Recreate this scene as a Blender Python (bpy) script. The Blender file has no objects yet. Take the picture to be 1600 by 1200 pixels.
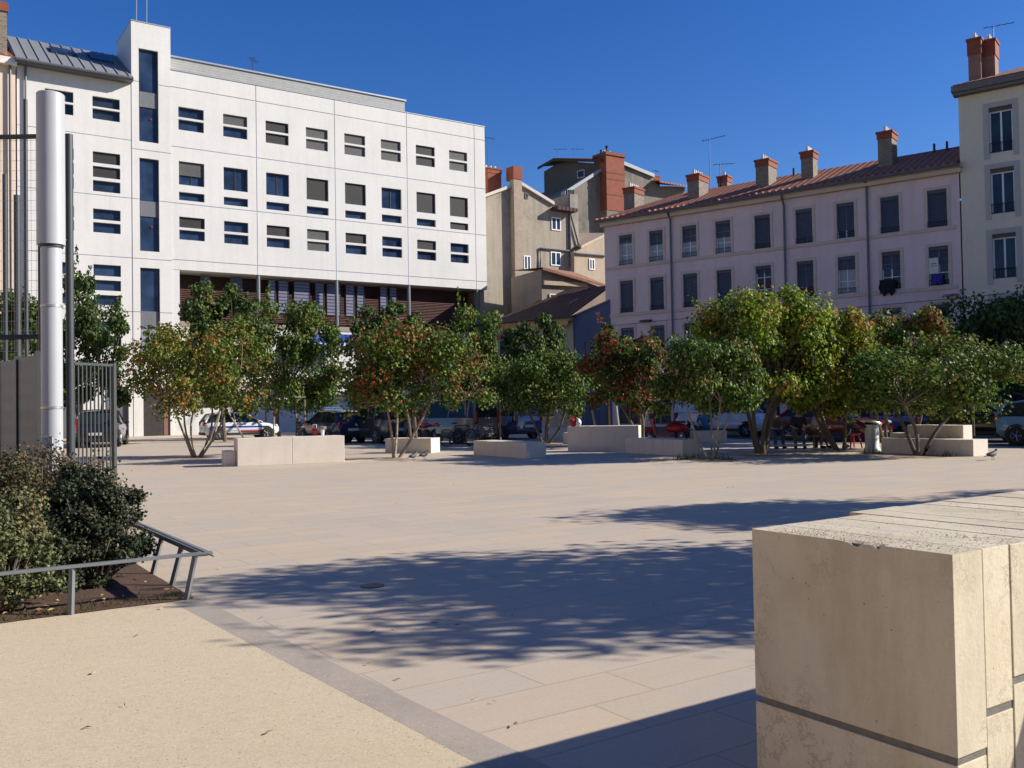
import bpy, bmesh, math, random
from mathutils import Vector, Matrix
random.seed(11)
C = bpy.context.scene.collection
R = math.radians
# ------------------------------------------------------------------ camera geometry
F = 1450.0; PITCH = math.atan(34/1450.0); ROLL = 0.017; EYE = 1.55
fw = (0, math.cos(PITCH), math.sin(PITCH)); up0 = (0, -math.sin(PITCH), math.cos(PITCH)); rt0 = (1, 0, 0)
_c, _s = math.cos(ROLL), math.sin(ROLL)
rt = tuple(_c*a-_s*b for a, b in zip(rt0, up0)); up = tuple(_s*a+_c*b for a, b in zip(rt0, up0))
def ray(x, y):
    a = (x-800)/F; b = -(y-600)/F
    return tuple(f+a*r+b*u for f, r, u in zip(fw, rt, up))
def gp(x, y, z=0.0):
    d = ray(x, y); t = (z-EYE)/d[2]; return (d[0]*t, d[1]*t)
def at(x, y, Y):
    d = ray(x, y); t = Y/d[1]; return (d[0]*t, Y, EYE+d[2]*t)
def pl(x, y, O, u):
    d = ray(x, y); det = -d[0]*u[1]+u[0]*d[1]
    t = (-O[0]*u[1]+u[0]*O[1])/det
    return ((d[0]*t-O[0])*u[0]+(d[1]*t-O[1])*u[1], EYE+d[2]*t)
# ------------------------------------------------------------------ materials
def nt(name):
    m = bpy.data.materials.new(name); m.use_nodes = True
    t = m.node_tree; t.nodes.clear()
    o = t.nodes.new('ShaderNodeOutputMaterial'); b = t.nodes.new('ShaderNodeBsdfPrincipled')
    t.links.new(b.outputs[0], o.inputs[0]); return m, t, b, o
def nd(t, kind, **kw):
    n = t.nodes.new(kind)
    for k, v in kw.items(): setattr(n, k, v)
    return n
def noise(t, vec, scale, detail=6, rough=.6, sz=None):
    n = nd(t, 'ShaderNodeTexNoise'); n.inputs['Scale'].default_value = scale
    n.inputs['Detail'].default_value = detail; n.inputs['Roughness'].default_value = rough
    if sz:
        mp = nd(t, 'ShaderNodeMapping'); mp.inputs['Scale'].default_value = sz
        t.links.new(vec, mp.inputs[0]); vec = mp.outputs[0]
    t.links.new(vec, n.inputs['Vector']); return n.outputs['Fac']
def ramp(t, fac, stops):
    r = nd(t, 'ShaderNodeValToRGB'); e = r.color_ramp.elements
    e[0].position = stops[0][0]; e[0].color = (*stops[0][1], 1)
    e[1].position = stops[-1][0]; e[1].color = (*stops[-1][1], 1)
    for p, c in stops[1:-1]:
        x = e.new(p); x.color = (*c, 1)
    t.links.new(fac, r.inputs[0]); return r.outputs[0]
def mix(t, fac, a, b, mode='MIX'):
    m = nd(t, 'ShaderNodeMix', data_type='RGBA', blend_type=mode)
    for s, v in ((m.inputs[0], fac), (m.inputs[6], a), (m.inputs[7], b)):
        if isinstance(v, (int, float)): s.default_value = v
        elif isinstance(v, tuple): s.default_value = (*v, 1)
        else: t.links.new(v, s)
    return m.outputs[2]
def bumpn(t, b, h, strength=.3, dist=.02):
    n = nd(t, 'ShaderNodeBump'); n.inputs['Strength'].default_value = strength; n.inputs['Distance'].default_value = dist
    t.links.new(h, n.inputs['Height']); t.links.new(n.outputs[0], b.inputs['Normal'])
def coord(t): return nd(t, 'ShaderNodeTexCoord').outputs['Object']
def sc(c, k): return tuple(min(1, x*k) for x in c)
def M(name, col, rough=.75, var=.12, scale=4, bump=0, metal=0, fine=0, streak=0, coat=0, stain=None, blotch=0):
    m, t, b, o = nt(name); v = coord(t)
    c = ramp(t, noise(t, v, scale), [(.25, sc(col, 1-var)), (.75, sc(col, 1+var))])
    if fine: c = mix(t, fine, c, ramp(t, noise(t, v, scale*12, 4), [(.3, sc(col, .6)), (.7, sc(col, 1.3))]))
    if streak:
        f = ramp(t, noise(t, v, 1.0, 5, .65, (2.2, 2.2, .12)), [(.48, (0, 0, 0)), (.75, (1, 1, 1))])
        mm = nd(t, 'ShaderNodeMath', operation='MULTIPLY'); mm.inputs[1].default_value = streak; t.links.new(f, mm.inputs[0])
        c = mix(t, mm.outputs[0], c, stain or sc(col, .55))
    if blotch:
        f = ramp(t, noise(t, v, .42, 9, .72, (1, 1, .7)), [(.50, (0, 0, 0)), (.66, (blotch, blotch, blotch))])
        c = mix(t, f, c, stain or sc(col, .5))
    t.links.new(c, b.inputs['Base Color'])
    b.inputs['Roughness'].default_value = rough; b.inputs['Metallic'].default_value = metal
    if coat: b.inputs['Coat Weight'].default_value = coat
    if bump: bumpn(t, b, noise(t, v, scale*8, 8), bump, .01)
    return m
def stripes(name, a, bcol, period, axis=2, duty=.5, rough=.6, bump=.4):
    m, t, b, o = nt(name); v = coord(t)
    s = nd(t, 'ShaderNodeSeparateXYZ'); t.links.new(v, s.inputs[0])
    d = nd(t, 'ShaderNodeMath', operation='DIVIDE'); t.links.new(s.outputs[axis], d.inputs[0]); d.inputs[1].default_value = period
    fr = nd(t, 'ShaderNodeMath', operation='FRACT'); t.links.new(d.outputs[0], fr.inputs[0])
    c = ramp(t, fr.outputs[0], [(max(0, duty-.12), a), (min(1, duty+.12), bcol)])
    c = mix(t, .35, c, ramp(t, noise(t, v, 3), [(.3, sc(a, .7)), (.7, sc(a, 1.2))]), 'MIX')
    t.links.new(c, b.inputs['Base Color']); b.inputs['Roughness'].default_value = rough
    bumpn(t, b, fr.outputs[0], bump, .02); return m
def brick(name, c1, c2, mortar, w, h, rough=.85, rotx=True, msz=.012, bump=.5):
    m, t, b, o = nt(name); v = coord(t)
    # walls face any way round: mix x and y into one running coordinate
    s = nd(t, 'ShaderNodeSeparateXYZ'); t.links.new(v, s.inputs[0])
    ad = nd(t, 'ShaderNodeMath', operation='ADD'); t.links.new(s.outputs[0], ad.inputs[0]); t.links.new(s.outputs[1], ad.inputs[1])
    cb = nd(t, 'ShaderNodeCombineXYZ'); t.links.new(ad.outputs[0], cb.inputs[0]); t.links.new(s.outputs[2], cb.inputs[1])
    k = nd(t, 'ShaderNodeTexBrick'); k.inputs['Scale'].default_value = 1
    k.inputs['Brick Width'].default_value = w; k.inputs['Row Height'].default_value = h; k.inputs['Mortar Size'].default_value = msz
    for n_, c_ in (('Color1', c1), ('Color2', c2), ('Mortar', mortar)): k.inputs[n_].default_value = (*c_, 1)
    t.links.new(cb.outputs[0], k.inputs['Vector'])
    c = mix(t, .45, k.outputs[0], ramp(t, noise(t, v, 2.5), [(.3, sc(c1, .45)), (.7, sc(c2, 1.3))]))
    t.links.new(c, b.inputs['Base Color']); b.inputs['Roughness'].default_value = rough
    bumpn(t, b, k.outputs['Fac'], -bump, .02); return m
def tiles(name, a, b2, dark):
    # canal tiles: ribs run up the slope (local x period), courses across it
    m, t, b, o = nt(name); v = coord(t)
    s = nd(t, 'ShaderNodeSeparateXYZ'); t.links.new(v, s.inputs[0])
    def fr(ax, per):
        d = nd(t, 'ShaderNodeMath', operation='DIVIDE'); t.links.new(s.outputs[ax], d.inputs[0]); d.inputs[1].default_value = per
        f = nd(t, 'ShaderNodeMath', operation='PINGPONG'); t.links.new(d.outputs[0], f.inputs[0]); f.inputs[1].default_value = .5
        return f.outputs[0]
    rx, ry = fr(0, .42), fr(1, .45)
    c = ramp(t, rx, [(.05, dark), (.2, a), (.5, b2)])
    c = mix(t, .5, c, ramp(t, noise(t, v, 1.7, 8, .75), [(.25, sc(a, .5)), (.5, a), (.75, sc(b2, 1.2))]))
    c = mix(t, .35, c, ramp(t, ry, [(.03, dark), (.15, b2)]))
    t.links.new(c, b.inputs['Base Color']); b.inputs['Roughness'].default_value = .85
    bumpn(t, b, rx, .9, .1); return m
def glassm(name, col=(.015, .022, .035), rough=.04):
    m, t, b, o = nt(name); v = coord(t)
    c = ramp(t, noise(t, v, .9, 3), [(.35, col), (.7, sc(col, 2.4))])
    t.links.new(c, b.inputs['Base Color']); b.inputs['Roughness'].default_value = rough
    b.inputs['Specular IOR Level'].default_value = .26
    bumpn(t, b, noise(t, v, .7, 2), .12, .03); return m
def leafm(name, g1, g2, accent, amount, acc2=None, trans=.30):
    m, t, b, o = nt(name); v = coord(t)
    g = nd(t, 'ShaderNodeNewGeometry'); rnd = g.outputs['Random Per Island']
    base = ramp(t, rnd, [(0, sc(g1, .6)), (.4, g1), (.8, g2), (1, sc(g2, 1.35))])
    f = noise(t, v, .85, 3, .55)
    r2 = nd(t, 'ShaderNodeMath', operation='MULTIPLY_ADD'); t.links.new(rnd, r2.inputs[0]); r2.inputs[1].default_value = 7.31; t.links.new(f, r2.inputs[2])
    fr = nd(t, 'ShaderNodeMath', operation='FRACT'); t.links.new(r2.outputs[0], fr.inputs[0])
    a = nd(t, 'ShaderNodeMath', operation='MULTIPLY_ADD'); t.links.new(fr.outputs[0], a.inputs[0]); a.inputs[1].default_value = .38; t.links.new(f, a.inputs[2])
    th = 1.02-amount*.55
    msk = ramp(t, a.outputs[0], [(th-.05, (0, 0, 0)), (th+.05, (1, 1, 1))])
    ac = ramp(t, fr.outputs[0], [(.1, acc2 or sc(accent, .6)), (.9, accent)])
    c = mix(t, msk, base, ac)
    t.links.new(c, b.inputs['Base Color']); b.inputs['Roughness'].default_value = .55
    b.inputs['Specular IOR Level'].default_value = .25
    tr = nd(t, 'ShaderNodeBsdfTranslucent'); t.links.new(c, tr.inputs[0])
    ms = nd(t, 'ShaderNodeMixShader'); ms.inputs[0].default_value = trans
    t.links.new(b.outputs[0], ms.inputs[1]); t.links.new(tr.outputs[0], ms.inputs[2]); t.links.new(ms.outputs[0], o.inputs[0])
    return m
# ------------------------------------------------------------------ mesh builder
class MB:
    def __init__(s): s.v = []; s.f = []; s.mi = []; s.cur = 0
    def add(s, vs, fs):
        b = len(s.v); s.v += [tuple(v) for v in vs]
        for f in fs: s.f.append([i+b for i in f]); s.mi.append(s.cur)
        return s
    def quad(s, a, b, c, d): return s.add([a, b, c, d], [[0, 1, 2, 3]])
    def box(s, x0, x1, y0, y1, z0, z1, m=None):
        vs = [(x, y, z) for z in (z0, z1) for y in (y0, y1) for x in (x0, x1)]
        if m is not None: vs = [m @ Vector(v) for v in vs]
        return s.add(vs, [[0, 2, 3, 1], [4, 5, 7, 6], [0, 1, 5, 4], [2, 6, 7, 3], [0, 4, 6, 2], [1, 3, 7, 5]])
    def tube(s, pts, rad, n=8, cap=True):
        pts = [Vector(p) for p in pts]
        if not isinstance(rad, (list, tuple)): rad = [rad]*len(pts)
        vs = []; fs = []
        for i, p in enumerate(pts):
            d = (pts[min(i+1, len(pts)-1)]-pts[max(i-1, 0)]).normalized()
            a = Vector((0, 0, 1)) if abs(d.z) < .9 else Vector((1, 0, 0))
            x = d.cross(a).normalized(); y = d.cross(x)
            for k in range(n):
                t = 2*math.pi*k/n; vs.append(p+(x*math.cos(t)+y*math.sin(t))*rad[i])
        for i in range(len(pts)-1):
            for k in range(n):
                a = i*n+k; b = i*n+(k+1) % n; fs.append([a, b, b+n, a+n])
        if cap: fs.append(list(range(n-1, -1, -1))); fs.append([len(vs)-n+k for k in range(n)])
        return s.add(vs, fs)
    def lathe(s, prof, c=(0, 0, 0), n=24, axis='z', m=None):
        vs = []; fs = []
        for (r, h) in prof:
            for k in range(n):
                t = 2*math.pi*k/n; p = (r*math.cos(t), r*math.sin(t), h)
                if axis == 'y': p = (p[0], p[2], p[1])
                if axis == 'x': p = (p[2], p[0], p[1])
                p = Vector(p)
                if m is not None: p = m @ p
                vs.append(p+Vector(c))
        for i in range(len(prof)-1):
            for k in range(n):
                a = i*n+k; b = i*n+(k+1) % n; fs.append([a, b, b+n, a+n])
        if prof[0][0] > 1e-4 and prof[0] != prof[-1]: fs.append(list(range(n-1, -1, -1)))
        if prof[-1][0] > 1e-4 and prof[0] != prof[-1]: fs.append([len(vs)-n+k for k in range(n)])
        return s.add(vs, fs)
    def prism(s, poly, y0, y1):           # polygon in (x, z), extruded along y
        n = len(poly)
        vs = [(p[0], y0, p[1]) for p in poly]+[(p[0], y1, p[1]) for p in poly]
        return s.add(vs, [list(range(n)), list(range(2*n-1, n-1, -1))]+[[i, i+n, (i+1) % n+n, (i+1) % n] for i in range(n)])
    def slab(s, poly, z0, z1):            # polygon in (x, y), extruded up
        if sum(p[0]*q[1]-q[0]*p[1] for p, q in zip(poly, list(poly[1:])+[poly[0]])) < 0: poly = poly[::-1]
        n = len(poly)
        vs = [(p[0], p[1], z0) for p in poly]+[(p[0], p[1], z1) for p in poly]
        return s.add(vs, [list(range(n-1, -1, -1)), list(range(n, 2*n))]+[[i, (i+1) % n, (i+1) % n+n, i+n] for i in range(n)])
    def blob(s, c, r, n=10, m=8, jit=0):
        vs = []; fs = []
        for i in range(m+1):
            th = math.pi*i/m
            for k in range(n):
                ph = 2*math.pi*k/n; j = 1+random.uniform(-jit, jit)
                vs.append((c[0]+r[0]*j*math.sin(th)*math.cos(ph), c[1]+r[1]*j*math.sin(th)*math.sin(ph), c[2]+r[2]*j*math.cos(th)))
        for i in range(m):
            for k in range(n):
                a = i*n+k; b = i*n+(k+1) % n; fs.append([a, a+n, b+n, b])
        return s.add(vs, fs)
    def facade(s, x0, x1, z0, z1, holes, depth=.25, gx=(), gz=(), gw=.04, y=0.0):
        # wall sheet on plane y with openings; reveals go inward (+y); grooves between panels
        H = list(holes)
        G = [(g-gw/2, g+gw/2, z0, z1) for g in gx]+[(x0, x1, g-gw/2, g+gw/2) for g in gz]
        xs = sorted({x0, x1, *[h[i] for h in H+G for i in (0, 1) if x0 <= h[i] <= x1]})
        zs = sorted({z0, z1, *[h[i] for h in H+G for i in (2, 3) if z0 <= h[i] <= z1]})
        def ins(L, cx, cz): return any(a < cx < b and c < cz < d for a, b, c, d in L)
        for i in range(len(xs)-1):
            for k in range(len(zs)-1):
                a, b, c, d = xs[i], xs[i+1], zs[k], zs[k+1]; cx, cz = (a+b)/2, (c+d)/2
                if ins(H, cx, cz): continue
                yy = y+.035 if ins(G, cx, cz) else y
                s.quad((a, yy, c), (b, yy, c), (b, yy, d), (a, yy, d))
        for a, b, c, d in H:
            D = y+depth
            s.quad((a, y, c), (b, y, c), (b, D, c), (a, D, c)); s.quad((a, y, d), (a, D, d), (b, D, d), (b, y, d))
            s.quad((a, y, c), (a, D, c), (a, D, d), (a, y, d)); s.quad((b, y, c), (b, y, d), (b, D, d), (b, D, c))
        return s
    def build(s, name, mat, parent=None, smooth=False, bevel=0, loc=None):
        me = bpy.data.meshes.new(name); me.from_pydata(s.v, [], s.f)
        for m in (mat if isinstance(mat, (list, tuple)) else [mat]): me.materials.append(m)
        if isinstance(mat, (list, tuple)): me.polygons.foreach_set('material_index', s.mi)
        if len(s.f) < 20000 and not any(k in name for k in ('pane', 'wall', 'stuff')):
            bm = bmesh.new(); bm.from_mesh(me); bmesh.ops.recalc_face_normals(bm, faces=bm.faces); bm.to_mesh(me); bm.free()
        if smooth:
            me.polygons.foreach_set('use_smooth', [True]*len(me.polygons)); me.set_sharp_from_angle(angle=R(38))
        me.update(); o = bpy.data.objects.new(name, me); C.objects.link(o)
        if parent: o.parent = parent
        if loc: o.location = loc
        if bevel:
            b = o.modifiers.new('bevel', 'BEVEL'); b.width = bevel; b.segments = 2; b.limit_method = 'ANGLE'
        return o
def tag(o, label=None, cat=None, group=None, kind=None):
    if label: o['label'] = label
    if cat: o['category'] = cat
    if group: o['group'] = group
    if kind: o['kind'] = kind
    return o
def thing(name, label, cat, loc=(0, 0, 0), rz=0, group=None):
    o = bpy.data.objects.new(name, None); C.objects.link(o); o.empty_display_size = .2
    o.location = (*loc, 0) if len(loc) == 2 else loc; o.rotation_euler = (0, 0, rz)
    return tag(o, label, cat, group)
def struct(name, mb, mat): return tag(mb.build(name, mat), kind='structure')
# ------------------------------------------------------------------ palette
white_wall = M('white concrete', (.65, .63, .59), .85, .075, .35, .1, streak=.34, stain=(.50, .475, .43), fine=.08)
white_ground = M('white base concrete', (.64, .625, .59), .85, .06, .8, .1)
grey_box = stripes('grey louvred cladding', (.36, .36, .34), (.26, .26, .25), .18, 2, .5)
dark_joint = M('dark metal', (.03, .032, .035), .5, .1)
grey_metal = M('grey painted metal', (.15, .16, .165), .45, .1, 3, .02)
steel = M('galvanised steel', (.42, .43, .43), .38, .15, 6, .03, metal=.6)
zinc = stripes('standing seam zinc', (.20, .205, .21), (.15, .155, .16), .62, 0, .9, .6, .5)
glass = glassm('window glass')
glass_blue = glassm('blue window glass', (.014, .024, .05))
glass_light = M('pale glazing', (.35, .47, .56), .15, .15, .6)
blind_grey = stripes('grey roller blind', (.09, .087, .083), (.05, .048, .046), .09, 2, .6)
blind_dark = stripes('dark roller blind', (.020, .019, .019), (.007, .007, .007), .09, 2, .6)
red_louvre = M('dark red timber', (.11, .033, .023), .6, .3, 4)
slab_conc = M('weathered slab edge', (.30, .25, .19), .9, .2, 3, .2, fine=.3)
sign_blue = M('blue sign enamel', (.02, .045, .33), .4, .1)
door_dark = M('dark door', (.035, .03, .03), .5, .3)
beige_wall = M('beige render', (.34, .295, .23), .9, .16, .5, .15, streak=.6, stain=(.17, .145, .115), fine=.25, blotch=.75)
beige_apart = M('peach render', (.68, .54, .42), .9, .06, .5, .1, streak=.15)
grey_render = M('old grey render', (.20, .178, .145), .92, .16, .45, .2, streak=.55, stain=(.08, .074, .064), fine=.25, blotch=.8)
dark_render = M('shade darkened grey render', (.085, .078, .072), .92, .2, .5, .2, streak=.5, fine=.2)  # grey darkened for the shade on the attic front
cream_render = M('cream render', (.44, .35, .25), .9, .12, .8, .1, streak=.4, blotch=.5, fine=.2)
pink_wall = M('pink render', (.70, .525, .485), .9, .07, .35, .1, streak=.3, stain=(.47, .355, .33), fine=.1, blotch=.3)
stone_trim = M('beige stone trim', (.56, .44, .34), .85, .1, 2, .1)
tall_wall = M('pale yellow grey render', (.68, .58, .43), .9, .06, .4, .1, streak=.2, fine=.08)
tall_trim = M('grey stone surround', (.42, .39, .34), .9, .1, 2)
frieze_yellow = M('ochre painted timber', (.50, .30, .10), .7, .2, 4)
blue_wall = M('blue render', (.075, .10, .17), .9, .12, .7, .1, streak=.3)
tile_red = tiles('red canal tiles', (.27, .08, .036), (.41, .145, .07), (.04, .015, .01))
tile_dark = tiles('shade darkened brown tiles', (.06, .027, .02), (.095, .042, .03), (.03, .015, .012))  # brown darkened to stand for the pink house's shadow on the low roof
brick_red = brick('red brick', (.30, .07, .028), (.23, .05, .022), (.19, .10, .06), .26, .085)
brick_stone = brick('rubble stone', (.28, .23, .17), (.12, .095, .075), (.30, .26, .21), .30, .14, msz=.02)
pot_white = M('pale clay pot', (.70, .62, .55), .8, .15)
shutter = stripes('grey blue slatted shutter', (.10, .11, .145), (.04, .042, .06), .085, 2, .55)
shutter_bk = M('dark interior', (.012, .012, .014), .9, .2)
frame_white = M('white window frame', (.72, .72, .70), .5, .05)
iron = M('black iron', (.02, .02, .022), .5, .2)
pipe_m = M('dark zinc pipe', (.10, .105, .12), .5, .15)
plaster_shop = M('grey shop front', (.12, .115, .115), .7, .3, 1.5)
bark = M('grey brown bark', (.13, .10, .075), .9, .3, 9, .5)
bark_pale = M('pale bark', (.26, .21, .16), .9, .25, 9, .4)
wood_stake = M('weathered timber stake', (.30, .24, .17), .85, .25, 6, .2)
def stone_slabs(name, base):
    m, t, b, o = nt(name); v = coord(t)
    c = ramp(t, noise(t, v, 1.3, 9, .68), [(.28, sc(base, .8)), (.5, base), (.74, (base[0]*1.12, base[1]*1.08, base[2]*.98))])
    # rusty veins and dark pits in the limestone
    w = noise(t, v, 5.5, 10, .75)
    a = nd(t, 'ShaderNodeMath', operation='SUBTRACT'); t.links.new(w, a.inputs[0]); a.inputs[1].default_value = .5
    ab = nd(t, 'ShaderNodeMath', operation='ABSOLUTE'); t.links.new(a.outputs[0], ab.inputs[0])
    vein = ramp(t, ab.outputs[0], [(0, (1, 1, 1)), (.012, (0, 0, 0))])
    gate = ramp(t, noise(t, v, 2.1, 3), [(.46, (0, 0, 0)), (.60, (1, 1, 1))])
    vm = mix(t, 1.0, vein, gate, 'MULTIPLY')
    c = mix(t, vm, c, (.27, .17, .08))
    st = ramp(t, noise(t, v, 1, 7, .72, (4.2, 4.2, .9)), [(.47, (0, 0, 0)), (.74, (.6, .6, .6))])
    c = mix(t, st, c, (base[0]*.58, base[1]*.51, base[2]*.41))
    c = mix(t, .16, c, ramp(t, noise(t, v, 70, 8, .8), [(.3, sc(base, .62)), (.7, sc(base, 1.3))]))
    bl = ramp(t, noise(t, v, 3.2, 4, .6), [(.50, (0, 0, 0)), (.75, (.5, .5, .5))])
    c = mix(t, bl, c, (base[0]*.74, base[1]*.66, base[2]*.56))
    p = nd(t, 'ShaderNodeTexVoronoi'); p.inputs['Scale'].default_value = 26; t.links.new(v, p.inputs['Vector'])
    pit = ramp(t, p.outputs['Distance'], [(.05, (1, 1, 1)), (.11, (0, 0, 0))])
    pm = mix(t, 1.0, pit, ramp(t, noise(t, v, 6, 3), [(.46, (0, 0, 0)), (.60, (1, 1, 1))]), 'MULTIPLY')
    c = mix(t, pm, c, (.22, .16, .10))
    t.links.new(c, b.inputs['Base Color']); b.inputs['Roughness'].default_value = .8
    bumpn(t, b, mix(t, .5, noise(t, v, 60, 8), mix(t, 1.0, vm, pm, 'ADD'), 'SUBTRACT'), .35, .006); return m
limestone = stone_slabs('veined limestone', (.585, .515, .375))
limestone_b = stone_slabs('warm limestone', (.615, .54, .39))
bench_stone = M('bench limestone', (.62, .55, .46), .85, .1, 2, .15, streak=.12, fine=.15)
mortar = M('grey mortar', (.17, .155, .13), .95, .2, 30, .4)
# ------------------------------------------------------------------ ground
TH = R(34); UR = (math.cos(TH), math.sin(TH)); UL = (-math.sin(TH), math.cos(TH))
def ground_paving():
    m, t, b, o = nt('pale paving slabs'); v = coord(t)
    mp = nd(t, 'ShaderNodeMapping'); mp.inputs['Rotation'].default_value = (0, 0, -TH); t.links.new(v, mp.inputs[0]); w = mp.outputs[0]
    k = nd(t, 'ShaderNodeTexBrick'); k.inputs['Scale'].default_value = 1; k.offset = .37
    k.inputs['Brick Width'].default_value = 1.15; k.inputs['Row Height'].default_value = .42
    k.inputs['Mortar Size'].default_value = .008; k.inputs['Mortar Smooth'].default_value = .3
    k.inputs['Color1'].default_value = (.585, .455, .315, 1); k.inputs['Color2'].default_value = (.40, .375, .335, 1); k.inputs['Mortar'].default_value = (0.103, 0.080, 0.060, 1)
    t.links.new(w, k.inputs['Vector'])
    k2 = nd(t, 'ShaderNodeTexBrick'); k2.inputs['Scale'].default_value = 1; k2.offset = .37
    k2.inputs['Brick Width'].default_value = 1.15; k2.inputs['Row Height'].default_value = .42; k2.inputs['Mortar Size'].default_value = 0
    k2.inputs['Bias'].default_value = -.2
    k2.inputs['Color1'].default_value = (.60, .46, .31, 1); k2.inputs['Color2'].default_value = (.42, .405, .375, 1)
    m2 = nd(t, 'ShaderNodeMapping'); m2.inputs['Location'].default_value = (23.0*1.15, 57*.42, 0); t.links.new(w, m2.inputs[0]); t.links.new(m2.outputs[0], k2.inputs['Vector'])
    c = mix(t, .42, k.outputs[0], k2.outputs[0])
    c = mix(t, .26, c, ramp(t, noise(t, v, .35, 8, .7), [(.3, (0.381, 0.295, 0.202)), (.7, (0.561, 0.455, 0.327))]))
    c = mix(t, .18, c, ramp(t, noise(t, w, 1.2, 8, .75, (.5, 2.2, 1)), [(.32, (0.340, 0.285, 0.221)), (.68, (0.577, 0.485, 0.368))]))
    c = mix(t, .22, c, ramp(t, noise(t, v, 40, 6, .8), [(.3, (0.227, 0.190, 0.147)), (.7, (0.618, 0.530, 0.414))]))
    spot = ramp(t, noise(t, v, 2.3, 6, .7), [(.62, (0, 0, 0)), (.8, (0.412, 0.400, 0.368))])
    c = mix(t, spot, c, (0.288, 0.240, 0.184))
    vo = nd(t, 'ShaderNodeTexVoronoi'); vo.inputs['Scale'].default_value = 2.2; t.links.new(v, vo.inputs['Vector'])
    gum = mix(t, 1.0, ramp(t, vo.outputs['Distance'], [(.035, (.55, .55, .55)), (.06, (0, 0, 0))]), ramp(t, noise(t, v, .8, 3), [(.5, (0, 0, 0)), (.58, (1, 1, 1))]), 'MULTIPLY')
    c = mix(t, gum, c, (.17, .145, .12))
    t.links.new(c, b.inputs['Base Color']); b.inputs['Roughness'].default_value = .8; b.inputs['Specular IOR Level'].default_value = .3
    bumpn(t, b, mix(t, .5, k.outputs['Fac'], noise(t, v, 50, 5), 'SUBTRACT'), .15, .004); return m
def gravel_mat():
    m, t, b, o = nt('sandy gravel'); v = coord(t)
    n1 = noise(t, v, 70, 9, .85); n2 = noise(t, v, 1.1, 6, .65)
    c = ramp(t, n1, [(.30, (.26, .185, .10)), (.44, (.50, .39, .25)), (.58, (.64, .53, .36)), (.72, (.82, .74, .57))])
    c = mix(t, .30, c, ramp(t, n2, [(.3, (.53, .42, .28)), (.7, (.64, .53, .36))]))
    c = mix(t, ramp(t, noise(t, v, 14, 8, .85), [(.50, (0, 0, 0)), (.70, (.65, .65, .65))]), c, (.40, .32, .22))
    t.links.new(c, b.inputs['Base Color']); b.inputs['Roughness'].default_value = .95
    bumpn(t, b, mix(t, .5, n1, noise(t, v, 220, 4)), .55, .008); return m
asphalt = M('asphalt', (.055, .053, .052), .9, .25, .8, .3, fine=.3)
soil = M('brown soil', (.085, .045, .028), .95, .45, 5, .9, fine=.5)
kerb_m = M('grey kerb concrete', (.345, .295, .235), .9, .14, 1.5, .15, fine=.15)
paving = ground_paving(); gravel = gravel_mat()
struct('ground', MB().quad((-900, -900, -.012), (900, -900, -.012), (900, 900, -.012), (-900, 900, -.012)), asphalt)
# plaza: everything between the gravel and the facades, left of the street
def along(p, u, t): return (p[0]+u[0]*t, p[1]+u[1]*t)
street_a = (15.6, 29.0)
edge_near = along(street_a, UL, -45); edge_far = along(street_a, UL, 22)
plaza = [(-60, -20), (edge_near[0], -20), edge_near, edge_far, along(edge_far, UR, 3.5), (8, 72), (-4, 80), (-60, 60)]
struct('plaza', MB().slab(plaza, -.05, 0), paving)
mbk = MB()
for i in range(34):
    p, q = along(edge_near, UL, i*2.0+.004), along(edge_near, UL, i*2.0+1.996)
    if i*2 > 64: break
    mbk.slab([p, along(p, UR, .18), along(q, UR, .18), q], -.1, .006)
struct('street_kerb', mbk, kerb_m)
k0, k1 = gp(310, 935), gp(860, 1200)
kd = Vector((k1[0]-k0[0], k1[1]-k0[1])).normalized(); kn = Vector((kd.y, -kd.x))
if kn.x > 0: kn = -kn
K0 = along(k0, kd, -.12)
K1 = along(k0, kd, 9)
K0i, K1i = along(K0, kn, .22), along(K1, kn, .22)
mk = MB(); L_ = 0
while L_ < 9:
    a = along(K0, kd, L_+.003); b = along(K0, kd, L_+.997)
    mk.slab([a, b, along(b, kn, .22), along(a, kn, .22)], -.03, .004); L_ += 1.0
struct('gravel_kerb', mk, kerb_m)
bed_u = UR
B1 = gp(303, 936); B0 = along(B1, bed_u, -14)
struct('gravel_ground', MB().slab([B0, B1, K0i, K1i, (K1i[0]-14, K1i[1]-1)], -.03, .0035), gravel)
bed_c = along(B1, UL, 5.5)
mb = MB(); NX = 44; NY = 20
pts = []
for j in range(NY+1):
    for i in range(NX+1):
        p = along(along(B1, bed_u, -9*i/NX), UL, 4.2*j/NY-.03*random.random()*(j == 0))
        e = min(1, 4*min(i/NX+.02, j/NY+.02, 1-j/NY+.02))
        pts.append((p[0], p[1], .006+e*random.uniform(.0, .07)))
mb.add(pts, [[j*(NX+1)+i, (j+1)*(NX+1)+i, (j+1)*(NX+1)+i+1, j*(NX+1)+i+1] for j in range(NY) for i in range(NX)])
struct('planting_bed', mb, soil)
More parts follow.
